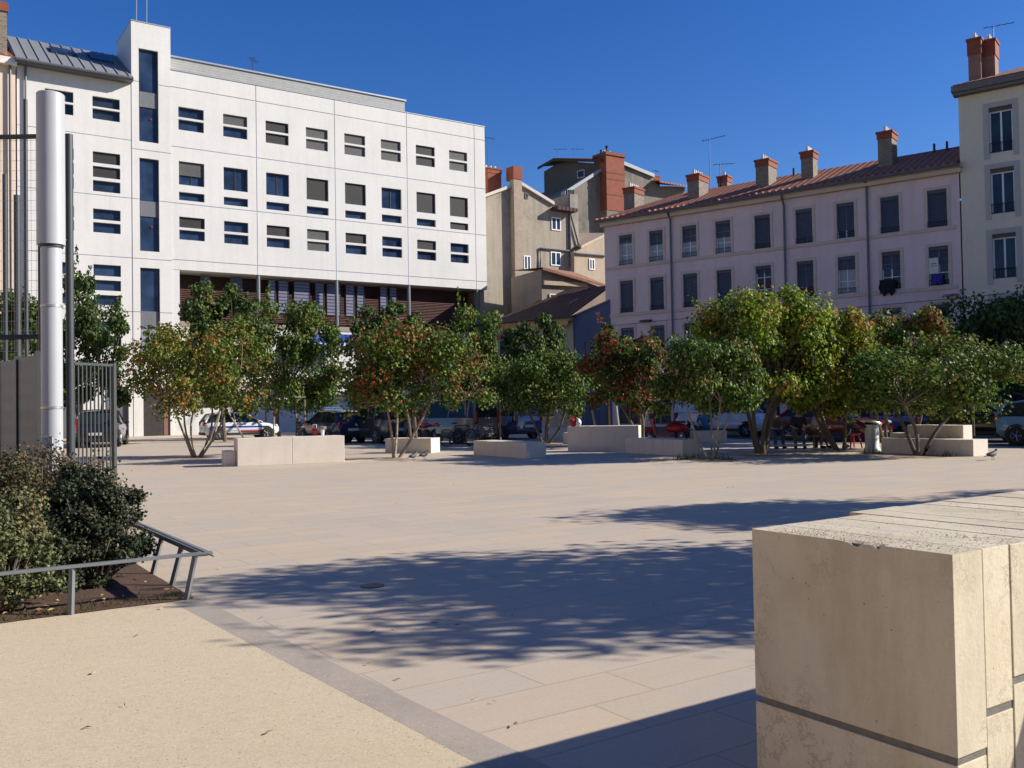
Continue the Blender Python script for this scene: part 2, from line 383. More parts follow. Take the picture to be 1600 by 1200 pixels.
# scattered stones, fallen leaves and twigs
def pebbles(name, pts, smin, smax, mats, parent=None):
    mb = MB()
    for p in pts:
        s = random.uniform(smin, smax); mb.cur = random.randrange(len(mats))
        a = random.random()*6.28; q = []
        for k in range(5):
            r = s*random.uniform(.7, 1.1); t = a+k*1.257; q.append((p[0]+r*math.cos(t), p[1]+r*math.sin(t), p[2]))
        top = (p[0]+random.uniform(-.3, .3)*s, p[1]+random.uniform(-.3, .3)*s, p[2]+s*random.uniform(.25, .6))
        mb.add(q+[top], [[k, (k+1) % 5, 5] for k in range(5)])
    o = mb.build(name, mats, parent); o['kind'] = 'stuff'; return o
peb_mats = [M('pale pebble', (.54, .43, .29), .9, .15), M('buff pebble', (.44, .34, .22), .9, .2), M('brown pebble', (.27, .20, .13), .9, .2), M('cream pebble', (.60, .50, .36), .9, .1)]
P_ = []
gravel_tri = [B1, K0i, K1i, (K1i[0]-6, K1i[1]-.5), along(B1, bed_u, -5)]
def inside(p, poly):
    r = False; n = len(poly)
    for i in range(n):
        a, b = poly[i], poly[(i+1) % n]
        if (a[1] > p[1]) != (b[1] > p[1]) and p[0] < (b[0]-a[0])*(p[1]-a[1])/(b[1]-a[1])+a[0]: r = not r
    return r
while len(P_) < 9000:
    y = 3.3+4.4*random.random()**1.4; x = random.uniform(-4.6, 1)
    if inside((x, y), gravel_tri): P_.append((x, y, .0035))
# gravel that strayed over the kerb
for _ in range(900):
    t = random.uniform(1.2, 5.5); q = along(along(k0, kd, t), kn, .23-abs(random.gauss(0, .09)))
    P_.append((q[0], q[1], .004))
pebbles('loose_gravel', P_, .002, .0055, peb_mats)
litm = [M('dry leaf', (.30, .17, .07), .9, .3), M('dark twig', (.10, .075, .05), .9, .3), M('yellow leaf', (.50, .36, .10), .8, .2)]
def litter(name, pts, smin=.02, smax=.05):
    mb = MB()
    for p in pts:
        s = random.uniform(smin, smax); a = random.random()*6.28; c, d = math.cos(a), math.sin(a)
        mb.cur = random.choice((0, 0, 1, 2)); w = .16 if mb.cur == 1 else .45; l = 1.8 if mb.cur == 1 else 1
        q = [(s*l, 0), (0, s*w), (-s*l, 0), (0, -s*w)]
        mb.add([(p[0]+c*x-d*y, p[1]+d*x+c*y, p[2]+random.uniform(.004, .018)) for x, y in q], [[0, 1, 2, 3]])
    o = mb.build(name, litm); o['kind'] = 'stuff'; return o
L_pts = []
for _ in range(26): L_pts.append((random.uniform(-4.5, .3), random.uniform(3.6, 7.6), .004))
for _ in range(70): L_pts.append((random.uniform(-3, 6), random.uniform(4.5, 24), .001))
for _ in range(120):
    q = along(along(B1, bed_u, -random.uniform(0, 5)), UL, random.uniform(-.05, .9)); L_pts.append((q[0], q[1], .05))
litter('fallen_leaves', L_pts, .010, .03)
# ------------------------------------------------------------------ windows helper
def window(parent, x0, x1, z0, z1, y, gm, fm=grey_metal, mull=1, bars=0, fw_=.06, name='window'):
    f = MB(); d = .05
    f.box(x0, x1, y-d, y, z0, z0+fw_); f.box(x0, x1, y-d, y, z1-fw_, z1)
    f.box(x0, x0+fw_, y-d, y, z0+fw_, z1-fw_); f.box(x1-fw_, x1, y-d, y, z0+fw_, z1-fw_)
    for i in range(1, mull+1):
        c = x0+(x1-x0)*i/(mull+1); f.box(c-fw_*.6, c+fw_*.6, y-d, y, z0+fw_, z1-fw_)
    for i in range(1, bars+1):
        c = z0+(z1-z0)*i/(bars+1); f.box(x0+fw_, x1-fw_, y-d*.8, y-.003, c-.02, c+.02)
    o = f.build(name, fm, parent)
    MB().quad((x0+.01, y-.012, z0+.01), (x1-.01, y-.012, z0+.01), (x1-.01, y-.012, z1-.01), (x0+.01, y-.012, z1-.01)).build('pane', gm, o)
    return o
def antenna(parent, p, h, arms=6, rz=0, lean=0):
    a = MB(); a.tube([p, (p[0]+lean, p[1], p[2]+h)], .03, 5)
    t = Vector((p[0]+lean, p[1], p[2]+h*.97)); d = Vector((math.cos(rz), math.sin(rz), .12))
    a.tube([t-d*.5, t+d*1.1], .018, 4)
    n = Vector((-math.sin(rz), math.cos(rz), 0))
    for i in range(arms):
        q = t-d*.4+d*(1.4*i/(arms-1)); w = .28-.12*i/arms; a.tube([q-n*w, q+n*w], .012, 4)
    return a.build('antenna', iron, parent)
# ------------------------------------------------------------------ white office building
A56 = R(56); uW = (math.sin(A56), math.cos(A56)); OW = gp(240, 681)
wb = thing('office_building', 'white concrete office building with a stair tower and paired slit windows', 'building', OW, R(34))
cols = [1.73+2.955*i for i in range(8)]; W_ = 1.66
holes = []; wins = []
for i, c in enumerate(cols):
    for (za, zb) in ((20.21, 20.92), (21.06, 21.76)): holes.append((c, c+W_, za, zb))
    for (za, zb) in ((15.53, 16.08), (16.56, 18.12)): holes.append((c, c+W_, za, zb))
    for (za, zb) in ((12.91, 13.56), (13.72, 14.43)): holes.append((c, c+W_, za, zb))
gx = (6.97, 12.79, 18.68, 24.75); gz = (23.0, 19.05, 15.30, 11.55)
m = MB(); m.facade(1.25, 25.75, 10.9, 24.1, holes, .3, gx, gz)
m.quad((1.25, 0, 10.9), (25.75, 0, 10.9), (25.75, 12, 10.9), (1.25, 12, 10.9))
m.quad((25.75, 0, 10.9), (25.75, 0, 24.1), (25.75, 12, 24.1), (25.75, 12, 10.9))
m.quad((1.25, 0, 24.1), (25.75, 0, 24.1), (25.75, .35, 24.1), (1.25, .35, 24.1))
m.quad((1.25, .35, 23.6), (25.75, .35, 23.6), (25.75, 12, 23.6), (1.25, 12, 23.6))
m.quad((1.25, .35, 24.1), (25.75, .35, 24.1), (25.75, .35, 23.6), (1.25, .35, 23.6))
m.build('upper_wall', white_wall, wb)
MB().box(1.22, 25.79, -.04, .39, 24.103, 24.15).build('coping', steel, wb)
# tower
tw = [(-.75, .46, 19.08, 25.15), (-.75, .46, 11.95, 18.0), (-.75, .46, 4.75, 10.87)]
th = tw+[(-.62, 1.05, 0, 3.05)]
m = MB(); m.facade(-1.2, 1.25, 0, 26.85, th, .3, (), (19.05-.55+.03, 22.95, 15.3, 11.45, 8.0), .035, -.03)
for xx in (-1.2, 1.25): m.quad((xx, -.03, 0), (xx, -.03, 26.85), (xx, 4.5, 26.85), (xx, 4.5, 0))
m.quad((-1.2, -.03, 26.85), (1.25, -.03, 26.85), (1.25, 4.5, 26.85), (-1.2, 4.5, 26.85))
m.quad((-1.2, 4.5, 20), (1.25, 4.5, 20), (1.25, 4.5, 26.85), (-1.2, 4.5, 26.85))
m.build('stair_tower', white_wall, wb)
for (a, b, c, d) in tw:
    w = window(wb, a, b, c, d, .18, glass_blue, dark_joint, 0, 0, name='stair_window')
    z = c+(d-c)*.46
    MB().box(a+.06, b-.06, .10, .145, z-.5, z+.5).build('floor_spandrel', M('grey spandrel', (.14, .14, .15), .5, .2, 8), w)
MB().box(-.69, .40, .12, .16, 4.82, 6.9).build('lower_panel', M('pale blue grey panel', (.22, .25, .30), .3, .1), w)
MB().box(-.02, .06, .09, .16, 20.6, 20.68).build('sticker', M('red sticker', (.5, .03, .02), .5), wb)
MB().box(-.02, .06, .09, .16, 13.55, 13.63).build('sticker', M('red sticker', (.5, .03, .02), .5), wb)
dr = MB(); dr.box(-.60, .62, .05, .16, 0, 3.03); dr.build('entrance_door', door_dark, wb)
MB().box(.66, 1.03, .05, .16, 0, 3.03).build('door_side_panel', M('brown panel', (.20, .10, .07), .6, .2), wb)
MB().box(-1.22, 1.27, -.06, 4.5, 26.855, 26.92).build('coping', steel, wb)
for px in (-.55, .1): MB().tube([(px, 1.5, 26.9), (px+.05, 1.5, 30.5)], .035, 5).build('mast', steel, wb)
# windows on the upper wall: 'b' grey blind, 'k' dark blind, 'g' glass, 'h' half blind
pat = {0: 'gbkbbbkb', 1: 'hggkkgkk', 2: 'kgkbkgkg', 3: 'gggggggk'}
def slit(c, za, zb, kind, bl):
    w = window(wb, c, c+W_, za, zb, .24, glass_blue if kind in 'gh' else glass, dark_joint, 1 if zb-za > 1 else 0, 0, .035)
    if kind in 'bkh':
        zl = za if kind != 'h' else za+(zb-za)*.42
        MB().box(c+.02, c+W_-.02, .13, .16, zl, zb-.01).build('blind', blind_grey if kind in 'bh' else blind_dark, w)
    return w
for i, c in enumerate(cols):
    k = pat[0][i]
    slit(c, 20.21, 20.92, 'g' if (k == 'g' or i == 1) else k, 0); slit(c, 21.06, 21.76, k, 0)
    slit(c, 16.56, 18.12, pat[1][i], 0); slit(c, 15.53, 16.08, pat[3][i], 0)
    k = pat[2][i]
    slit(c, 13.72, 14.43, k, 0); slit(c, 12.91, 13.56, k if k == 'b' else 'g', 0)
# recessed floor with timber louvres, 7.6 - 10.9
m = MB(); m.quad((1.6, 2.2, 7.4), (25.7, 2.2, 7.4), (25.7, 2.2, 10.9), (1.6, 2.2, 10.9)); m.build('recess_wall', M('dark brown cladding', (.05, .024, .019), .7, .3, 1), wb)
m = MB()
for i in range(26): m.box(1.75, 25.4, .95, 1.0, 7.75+i*.122, 7.80+i*.122) if i < 17 else m.box(17.5, 25.4, 1.3, 1.34, 7.75+i*.122, 7.79+i*.122)
m.build('timber_louvres', red_louvre, wb)
for (a, b) in ((3.3, 4.0), (5.3, 6.2), (8.0, 8.55), (8.75, 9.5), (9.9, 11.1), (11.5, 12.2), (12.4, 13.5), (13.9, 14.6), (14.8, 15.4), (16.7, 17.3), (17.5, 18.1)):
    window(wb, a, b, 8.4 if a > 7 else 9.8, 10.75, .92, M('pale blue shutter', (.17, .17, .25), .4, .2), dark_joint, 0, 9, .03)  # panes in one pale bluish shutter colour
m = MB(); m.facade(1.25, 1.72, 0, 10.88, [], 0); m.quad((1.72, 0, 7.4), (1.72, 2.2, 7.4), (1.72, 2.2, 10.88), (1.72, 0, 10.88)); m.build('end_pier', white_ground, wb)
for x in (7.05, 12.85, 18.75, 24.85): MB().tube([(x, .15, 7.4), (x, .15, 10.9)], .13, 10).build('column', grey_metal, wb)
MB().box(25.3, 25.72, .4, 2.2, 7.3, 10.88).build('corner_pier', cream_render, wb)
MB().box(1.72, 25.7, -.02, 2.3, 7.15, 7.5).build('balcony_slab', slab_conc, wb)
# ground floors 0 - 7.15
gh = [(1.9, 4.2, 5.0, 6.2), (3.0, 4.6, 1.75, 3.2), (7.45, 9.7, 1.5, 2.25), (7.45, 9.7, 2.6, 3.4), (10.45, 12.2, 1.5, 2.3), (10.45, 12.2, 2.6, 3.5), (8.2, 11.9, 4.2, 5.9), (14.2, 19.6, 4.0, 5.95), (13.95, 16.9, .0, 3.4), (19.9, 22.5, 3.8, 6.0), (21, 24.5, 0, 3.2)]
m = MB(); m.facade(1.72, 25.7, 0, 7.15, gh, .35, (6.97, 12.79, 18.68), (), .03, .02); m.quad((25.7, .02, 0), (25.7, .02, 7.15), (25.7, 9, 7.15), (25.7, 9, 0))
m.build('ground_floor_wall', white_ground, wb)
for i, (a, b, c, d) in enumerate(gh): window(wb, a, b, c, d, .3, glass_light if i in (7,) else glass, dark_joint, 1 if b-a > 3 else 0, 0, .05)
sg = MB().box(10.6, 22.9, -.10, -.03, 6.2, 6.95).build('blue_sign_band', sign_blue, wb)
for i in range(26):  # sunlight dapples along the band's lower edge, shaped as small white pieces
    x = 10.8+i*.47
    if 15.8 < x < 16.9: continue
    MB().prism([(x, 6.12), (x+.26, 6.12), (x+.30, 6.26), (x+.17, 6.30), (x+.20, 6.42), (x+.12, 6.28), (x+.02, 6.22)], -.15, -.104).build('bracket_or_sun_dapple', frame_white, sg)
# wing left of the tower, zinc roof
lw = []
for c, w in ((-6.23, 1.6), (-3.53, 1.62)):
    for (za, zb) in ((20.11, 20.78), (20.90, 21.56), (15.52, 16.22), (16.42, 17.12), (17.32, 18.04), (12.92, 13.56), (13.74, 14.42), (8.34, 8.98), (9.26, 9.92), (10.18, 10.9), (5.75, 6.4), (6.66, 7.32)): lw.append((c, c+w, za, zb))
lh = lw+[(-2.9, -1.5, 0, 3.2), (-6.4, -4.2, 0, 3.0)]
m = MB(); m.facade(-7.75, -1.2, 0, 22.9, lh, .3, (), (19.05, 15.3, 11.45, 8.0, 4.6), .035)
m.quad((-7.75, 0, 0), (-7.75, 0, 22.9), (-7.75, 9, 22.9), (-7.75, 9, 0)); m.build('wing_wall', white_wall, wb)
for i, (a, b, c, d) in enumerate(lw):
    w = window(wb, a, b, c, d, .24, glass_blue if c < 15 else glass, dark_joint, 0, 0, .035)
    if c > 16.3 and c < 18: MB().box(a+.02, b-.02, .13, .16, c+.02, d-.01).build('blind', blind_dark, w)
for (a, b) in ((-2.9, -1.5), (-6.4, -4.2)): MB().box(a, b, .2, .28, 0, 3.1).build('garage_door', M('grey garage door', (.11, .11, .12), .6, .2), wb)
m = MB(); prof = [(-.75, 22.75), (-.75, 22.93), (4.6, 26.05), (4.6, 25.7)]
m.add([(-7.95, y, z) for y, z in prof]+[(-1.22, y, z) for y, z in prof], [[0, 1, 2, 3], [7, 6, 5, 4], [1, 5, 6, 2], [0, 4, 5, 1], [0, 3, 7, 4]])
for i in range(11):
    x = -7.9+i*.64; m.add([(x, -.75, 22.94), (x+.05, -.75, 22.94), (x+.05, 4.6, 26.06), (x, 4.6, 26.06), (x, -.75, 23.0), (x+.05, -.75, 23.0), (x+.05, 4.6, 26.12), (x, 4.6, 26.12)], [[4, 5, 6, 7], [0, 4, 7, 3], [1, 2, 6, 5], [0, 1, 5, 4]])
rf = m.build('zinc_roof', zinc, wb)
for x in (-5.6, -3.3):
    y0, y1 = 1.9, 3.1; z0, z1 = 23.0+(y0+.75)*.583, 23.0+(y1+.75)*.583
    m = MB(); m.add([(x, y0, z0-.1), (x+1.4, y0, z0-.1), (x+1.4, y1, z1-.1), (x, y1, z1-.1), (x, y0, z0+.1), (x+1.4, y0, z0+.1), (x+1.4, y1, z1+.1), (x, y1, z1+.1)], [[4, 5, 6, 7], [0, 1, 5, 4], [1, 2, 6, 5], [2, 3, 7, 6], [3, 0, 4, 7]]); m.build('roof_window', glass, rf)
MB().box(-7.9, -1.22, -.74, .05, 22.70, 22.745).build('soffit', pipe_m, wb)
MB().tube([(-7.9, -.8, 22.82), (-1.25, -.8, 22.82)], .1, 8).build('gutter', pipe_m, wb)
MB().tube([(-7.3, -.12, 0), (-7.3, -.12, 22.8)], .07, 6).build('downpipe', pipe_m, wb)
# plant room on the roof
m = MB(); m.box(1.3, 19.4, 1.6, 8, 23.6, 25.55); m.build('roof_plant_room', grey_box, wb); MB().box(1.25, 19.5, 1.5, 8.1, 25.554, 25.66).build('plant_room_coping', steel, wb)
for a, b in ((2.6, 4.6), (7.1, 8.9), (9.6, 11.4), (14.9, 16.0), (17.2, 18.2)): MB().box(a, b, 1.52, 1.59, 24.25, 24.42).build('vent_slot', dark_joint, wb)
antenna(wb, (7.6, 2.5, 25.6), 1.3, 5, 1)
# ------------------------------------------------------------------ apartment house at the far left
pa = thing('apartment_building', 'peach rendered apartment building with a brick topped chimney at the left edge', 'building', along(OW, uW, -7.8), R(34))
m = MB(); m.facade(-12, -.05, 0, 22.5, [(-4, -2.8, z, z+2.2) for z in (4, 7.4, 10.8, 14.2, 17.6)], .2, y=-.15); m.quad((-.05, -.15, 0), (-.05, -.15, 22.5), (-.05, 8, 22.5), (-.05, 8, 0)); m.build('wall', beige_apart, pa)
for z in (4, 7.4, 10.8, 14.2, 17.6): window(pa, -4, -2.8, z, z+2.2, .04, glass, frame_white, 1)
MB().box(-12, .0, -.55, 0, 22.5, 23.0).build('cornice', M('cream cornice', (.72, .66, .56), .85), pa)
m = MB(); m.add([(-12, -.6, 23.0), (0, -.6, 23.0), (0, 4, 25.2), (-12, 4, 25.2), (-12, -.6, 22.98), (0, -.6, 22.98), (0, 4, 22.98)], [[0, 1, 2, 3], [1, 5, 6, 2], [0, 4, 5, 1]]); m.build('roof', tile_red, pa)
MB().tube([(-.35, -.3, 0), (-.35, -.3, 22.6)], .08, 6).build('downpipe', pipe_m, pa)
ch = MB().box(-1.35, -.45, .2, 1.1, 22.9, 25.9).build('chimney', brick_stone, pa); MB().box(-1.42, -.38, .12, 1.18, 25.9, 26.45).build('brick_cap', brick_red, ch); MB().tube([(-1.1, .6, 26.45), (-1.1, .6, 26.9)], .12, 8).build('chimney_pot', dark_joint, ch)
# ------------------------------------------------------------------ pink building and tall building
A2 = R(-52.3); uP = (math.sin(A2), math.cos(A2)); OP = at(1509, 622, 50)[:2]; RZP = math.atan2(-uP[1], -uP[0])
def pk(x, y, back=0):
    n = (math.sin(RZP)*-1, math.cos(RZP)); O = (OP[0]+n[0]*back, OP[1]+n[1]*back)
    s, z = pl(x, y, O, uP); return (-s, z)
pb = thing('row_house', 'long pink rendered row house with grey slatted shutters and a red tiled roof', 'building', OP, RZP)
wx = [-1.17, -3.67, -6.15, -8.6, -11.2, -13.8, -16.15, -18.58, -20.9]
rows = [(10.97, 13.02), (7.74, 9.9), (4.45, 6.7)]
PH = []
for x in wx:
    for (a, b) in rows: PH.append((x-.5, x+.5, a, b))
shop = [(x-.85, x+.85, 0.15, 2.9) for x in wx]
m = MB(); m.facade(-22.6, -.02, 0, 14.0, PH+shop, .22)
m.quad((-22.6, 0, 0), (-22.6, 0, 14), (-22.6, 9, 14), (-22.6, 9, 0)); m.quad((-22.6, 9, 0), (-22.6, 9, 14), (-.02, 9, 14), (-.02, 9, 0)); m.build('wall', pink_wall, pb)
net_curtain = M('net curtain behind glass', (.27, .285, .29), .25, .25, 5)
def surround(parent, a, b, c, d, f, y0, y1, drop, mat):
    m = MB(); m.prism([(a-f, c-drop), (a-.003, c-drop), (a-.003, d+.003), (b+.003, d+.003), (b+.003, c-drop), (b+f, c-drop), (b+f, d+f), (a-f, d+f)], y0, y1); m.build('surround', mat, parent)
m = MB()
for z in (10.74, 7.5, 4.2): m.box(-22.5, -.25, -.07, .02, z, z+.20)
m.build('string_courses', stone_trim, pb)
m = MB(); m.box(-22.75, .12, -.30, .02, 13.75, 14.0); m.box(-22.9, .2, -.5, .02, 14.003, 14.16); m.build('cornice', stone_trim, pb)
MB().tube([(-22.9, -.6, 14.1), (.15, -.6, 14.1)], .09, 8).build('gutter', pipe_m, pb)
m = MB(); e = -.62
V = [(-23.1, e, 14.2), (.02, e, 14.2), (.02, 4.4, 16.3), (-19.2, 4.4, 16.3), (-23.1, 9.4, 14.2), (.02, 9.4, 14.2)]
m.add(V, [[0, 1, 2, 3], [0, 3, 4], [3, 2, 5, 4]]); m.add([(-23.1, e, 14.2), (.02, e, 14.2), (.02, e, 14.12), (-23.1, e, 14.12)], [[0, 3, 2, 1]]); m.build('tiled_roof', tile_red, pb)
m = MB()
for i in range(56): m.tube([(-22.9+i*.412, e-.02, 14.2), (-22.9+i*.412, e+.25, 14.30)], .09, 6)
m.build('eave_tiles', tile_red, pb)
for px, top in ((1050, 13.6), (1228, 13.4), (1358, 13.9)):
    x, _ = pk(px, 420); MB().tube([(x, -.11, 0), (x, -.11, top), (x, -.5, 14.0)], .065, 7).build('downpipe', pipe_m, pb)
# shutters: fraction closed from top per window row, and white casement visible
closed = [[1, 1, .78, 1, 1, .5, .5, .45, .25], [.45, .45, .35, .72, .2, 1, 1, 1, 1], [.25, 1, 1, 1, 1, 1, .3, .5, .3]]
for r, (a, b) in enumerate(rows):
    for i, x in enumerate(wx):
        w = window(pb, x-.5, x+.5, a, b, .2, net_curtain if (i > 4 and r == 0) or (i+r) % 4 == 3 else glass, frame_white if closed[r][i] < .8 else dark_joint, 1, 2 if closed[r][i] < .6 else 0, .05)
        surround(w, x-.5, x+.5, a, b, .17, -.035, .02, .02, stone_trim)
        q = closed[r][i]; z0 = b-(b-a)*q
        s = MB(); nsl = max(2, int((b-.15-z0)/.085))
        for k in range(nsl):
            z = z0+(b-.15-z0)*k/nsl; s.add([(x-.47, .09, z), (x+.47, .09, z), (x+.47, .12, z+.075), (x-.47, .12, z+.075)], [[0, 1, 2, 3]])
        s.box(x-.49, x-.46, .08, .13, z0, b); s.box(x+.46, x+.49, .08, .13, z0, b)
        s.build('shutter', shutter, w)
        l = MB(); n = 7                                     # scalloped metal pelmet
        pts = [(x-.5, b)]
        for k in range(n):
            c = x-.5+k/n; pts += [(c, b-.16), (c+.07, b-.27), (c+1/n, b-.16)]
        pts.append((x+.5, b)); l.prism(pts[::-1], .02, .035); l.build('pelmet', M('pelmet', (.06, .065, .09), .6), w)
        g = MB(); g.tube([(x-.52, -.05, a+.30), (x+.52, -.05, a+.30)], .018, 5); g.tube([(x-.52, -.05, a+.05), (x+.52, -.05, a+.05)], .018, 5)
        for k in range(9): g.tube([(x-.5+k*.125, -.05, a+.05), (x-.5+k*.125, -.05, a+.30)], .012, 4)
        g.build('railing', iron, w)
for i, (a, b, c, d) in enumerate(shop): window(pb, a, b, c, d, .18, glass, plaster_shop, 1, 0, .1, 'shop_window')
def chimney_on(parent, x, y, zb, zt, w, d, mat=brick_stone, pots=4, cap=.45):
    c = MB().box(x-w/2, x+w/2, y-d/2, y+d/2, zb, zt-cap).build('chimney', mat, parent)
    k = MB(); k.box(x-w/2-.04, x+w/2+.04, y-d/2-.04, y+d/2+.04, zt-cap, zt-.12); k.box(x-w/2-.09, x+w/2+.09, y-d/2-.09, y+d/2+.09, zt-.12, zt); k.build('brick_cap', brick_red, c)
    for i in range(pots):
        q = (x, y-d/2+d*(i+.5)/pots, zt) if d > w else (x-w/2+w*(i+.5)/pots, y, zt)
        MB().lathe([(.10, 0), (.085, .3), (.09, .32)], q, 8).build('chimney_pot', pot_white, c)
    return c
for (px, yt, yb, w, d, n) in ((990, 295, 338, .85, 1.3, 5), (1090, 275, 318, .85, 1.4, 5), (1197, 252, 298, .85, 1.4, 5), (1264, 238, 283, .75, .8, 4), (1386, 208, 262, .8, 1.1, 4)):
    x, zt = pk(px, yt, 2.4); chimney_on(pb, x, 2.4, 14.6, zt, w, d, brick_stone, n)
x, zt = pk(1132, 276, 5.5); chimney_on(pb, x, 5.5, 14.6, zt, .7, .7, brick_stone, 1)
x, z = pk(1108, 215, 4.0); antenna(pb, (x, 4.0, 15.6), z-15.6, 8, .3)
x, z = pk(1125, 255, 5.0); antenna(pb, (x, 5.0, 15.6), z-15.6, 4, 1)
for px in (1240, 1480, 1460): x, z = pk(px, 262 if px < 1300 else 240, 3.8); MB().tube([(x, 3.8, 15.7), (x, 3.8, 16.55)], .07, 6).build('roof_vent', iron, pb)
MB().box(-.9, -.2, -.35, -.05, 7.1, 7.2).build('wall_lamp', grey_metal, pb)
MB().tube([(-23, -.08, 6.9), (-15, -.08, 7.05), (-8, -.08, 6.85), (2, -.08, 7.0)], .012, 4).build('cable', iron, pb)
MB().box(-19.8, -19.0, -.30, -.05, 7.0, 7.12).build('bracket_or_sun_dapple', iron, pb)
# tall building on the right
tb = thing('apartment_building', 'tall yellow grey apartment building with stone window surrounds at the right edge', 'building', along(OP, uP, -.02), RZP)
TX = [2.05+3.5*i for i in range(6)]; TR = [(14.5, 16.95), (11.25, 13.68), (7.8, 10.2), (4.4, 6.8)]
TH_ = [(x-.56, x+.56, a, b) for x in TX for a, b in TR]
m = MB(); m.facade(.03, 21.8, 0, 18.0, TH_+[(x-.9, x+.9, .1, 3) for x in TX], .25, y=-.02); m.quad((.03, -.02, 0), (.03, -.02, 18), (.03, 10, 18), (.03, 10, 0)); m.quad((21.8, -.02, 0), (21.8, 10, 0), (21.8, 10, 18), (21.8, -.02, 18)); m.quad((.03, 10, 0), (.03, 10, 18), (21.8, 10, 18), (21.8, 10, 0)); m.build('wall', tall_wall, tb)
for x in TX:
    for a, b in TR:
        w = window(tb, x-.56, x+.56, a, b-.2, .2, glass, frame_white if x < 3 else grey_metal, 1, 0, .07)
        surround(w, x-.56, x+.56, a, b, .27, -.055, 0, .25, tall_trim)
        MB().box(x-.56, x+.56, .05, .2, b-.2, b).build('shutter_box', M('shutter box', (.08, .07, .065), .7), w)
        g = MB(); g.tube([(x-.56, .02, a+.55), (x+.56, .02, a+.55)], .02, 5); g.tube([(x-.56, .02, a+.08), (x+.56, .02, a+.08)], .02, 5)
        for k in range(11): g.tube([(x-.55+k*.11, .02, a+.08), (x-.55+k*.11, .02, a+.55)], .011, 4)
        g.build('railing', iron, w)
    window(tb, x-.9, x+.9, .1, 3, .2, glass, plaster_shop, 1, 0, .1, 'shop_window')
m = MB(); m.box(-.15, 21.9, -.45, .05, 17.85, 18.0); m.box(-.2, 22.0, -.6, .1, 18.003, 18.35); m.build('cornice', M('dark eave boarding', (.15, .13, .12), .8, .2), tb)
m = MB(); m.add([(-.1, -.65, 18.37), (22.1, -.65, 18.37), (18.5, 10, 22.1), (3.8, 10, 22.1), (-.1, 20, 18.37), (22.1, 20, 18.37)], [[0, 1, 2, 3], [0, 3, 4], [3, 2, 5, 4], [1, 5, 2]]); m.build('tiled_roof', tile_red, tb)
for (px, yt, bk) in ((1524, 64, 1.2), (1546, 66, 1.8)):
    x, zt = pk(px, yt, bk); chimney_on(tb, x, bk, 18.3, zt, .62, 1.0, brick('weathered brick', (.30, .13, .08), (.22, .12, .085), (.3, .22, .17), .3, .1), 3, .9)
x, z = pk(1551, 40, 2.3); antenna(tb, (x, 2.3, 20.5), z-20.5, 5, .5)
# ------------------------------------------------------------------ old houses in the middle
def frame_house(px_poly, O, A, depth, name, label, mat, zb=0.0):
    u = (math.sin(A), math.cos(A)); t = thing(name, label, 'house', O, math.pi/2-A)
    poly = [pl(x, y, O, u) for x, y in px_poly]
    xs = [p[0] for p in poly]; full = [(poly[0][0], zb)]+poly+[(poly[-1][0], zb)]
    MB().prism(full[::-1], 0, depth).build('wall', mat, t)
    return t, u, poly
def pxw(t, O, u, x0, y0, x1, y1, fm=frame_white, gm=None, mull=1, rec=-.04):
    a = pl(x0, y0, O, u); b = pl(x1, y1, O, u)
    return window(t, a[0], b[0], b[1], a[1], rec+.02, gm or glass_blue, fm, mull, 0, .09)
Ob = (-2.6, 76.4)
bh, ub, pp = frame_house([(742, 313), (797, 293), (812, 289), (862, 319), (862, 331), (889, 335), (889, 303), (903, 304)], Ob, A56, 9, 'gable_house', 'tall beige rendered gable house with a stone flue strip up its blank wall', beige_wall)
a = pl(797, 285, Ob, ub); b = pl(813, 480, Ob, ub); m = MB().box(a[0], b[0], -.55, .1, 0, a[1]+.2); m.build('flue', M('dirty stone flue', (.34, .27, .21), .9, .3, 3, .4, fine=.4), bh)
MB().box(a[0]-.05, b[0]+.05, -.6, .5, a[1]+.2, a[1]+1.3).build('flue_cap', brick_red, bh)
a = pl(769, 266, Ob, ub); b = pl(789, 300, Ob, ub); chimney_on(bh, (a[0]+b[0])/2, 1.2, b[1]-.6, a[1]+.4, 1.35, 1.2, brick_red, 3)
antenna(bh, (a[0]+.4, 1.3, a[1]+.6), 2.6, 4, .4)
m = MB()
for (q0, q1) in (((740, 314), (799, 292)), ((813, 289), (864, 320))):
    a = pl(*q0, Ob, ub); b = pl(*q1, Ob, ub); m.add([(a[0], -.25, a[1]-.05), (b[0], -.25, b[1]-.05), (b[0], -.25, b[1]+.22), (a[0], -.25, a[1]+.22), (a[0], 9, a[1]-.05), (b[0], 9, b[1]-.05), (b[0], 9, b[1]+.22), (a[0], 9, a[1]+.22)], [[0, 1, 2, 3], [3, 2, 6, 7], [0, 4, 5, 1], [1, 5, 6, 2], [0, 3, 7, 4]])
m.build('roof_edge', M('pale roof edge', (.55, .49, .42), .8, .1), bh)
pxw(bh, Ob, ub, 861, 339, 876, 361); pxw(bh, Ob, ub, 860, 393, 876, 416); pxw(bh, Ob, ub, 818, 399, 829, 422)
pxw(bh, Ob, ub, 820, 301, 825, 311, dark_joint, shutter_bk, 0)
a = pl(861, 325, Ob, ub); b = pl(893, 333, Ob, ub); MB().box(a[0], b[0], -.9, 0, b[1]-.05, b[1]+.25).build('canopy_roof', tile_dark, bh)
for i in range(4): q = pl(891+i*3.4, 303, Ob, ub); MB().lathe([(.12, 0), (.1, .45)], (q[0], .5, q[1]), 8).build('chimney_pot', dark_joint, bh)
a = pl(888, 300, Ob, ub); b = pl(889, 418, Ob, ub); MB().tube([(a[0], -.12, b[1]), (a[0], -.12, a[1])], .1, 6).build('downpipe', pipe_m, bh)
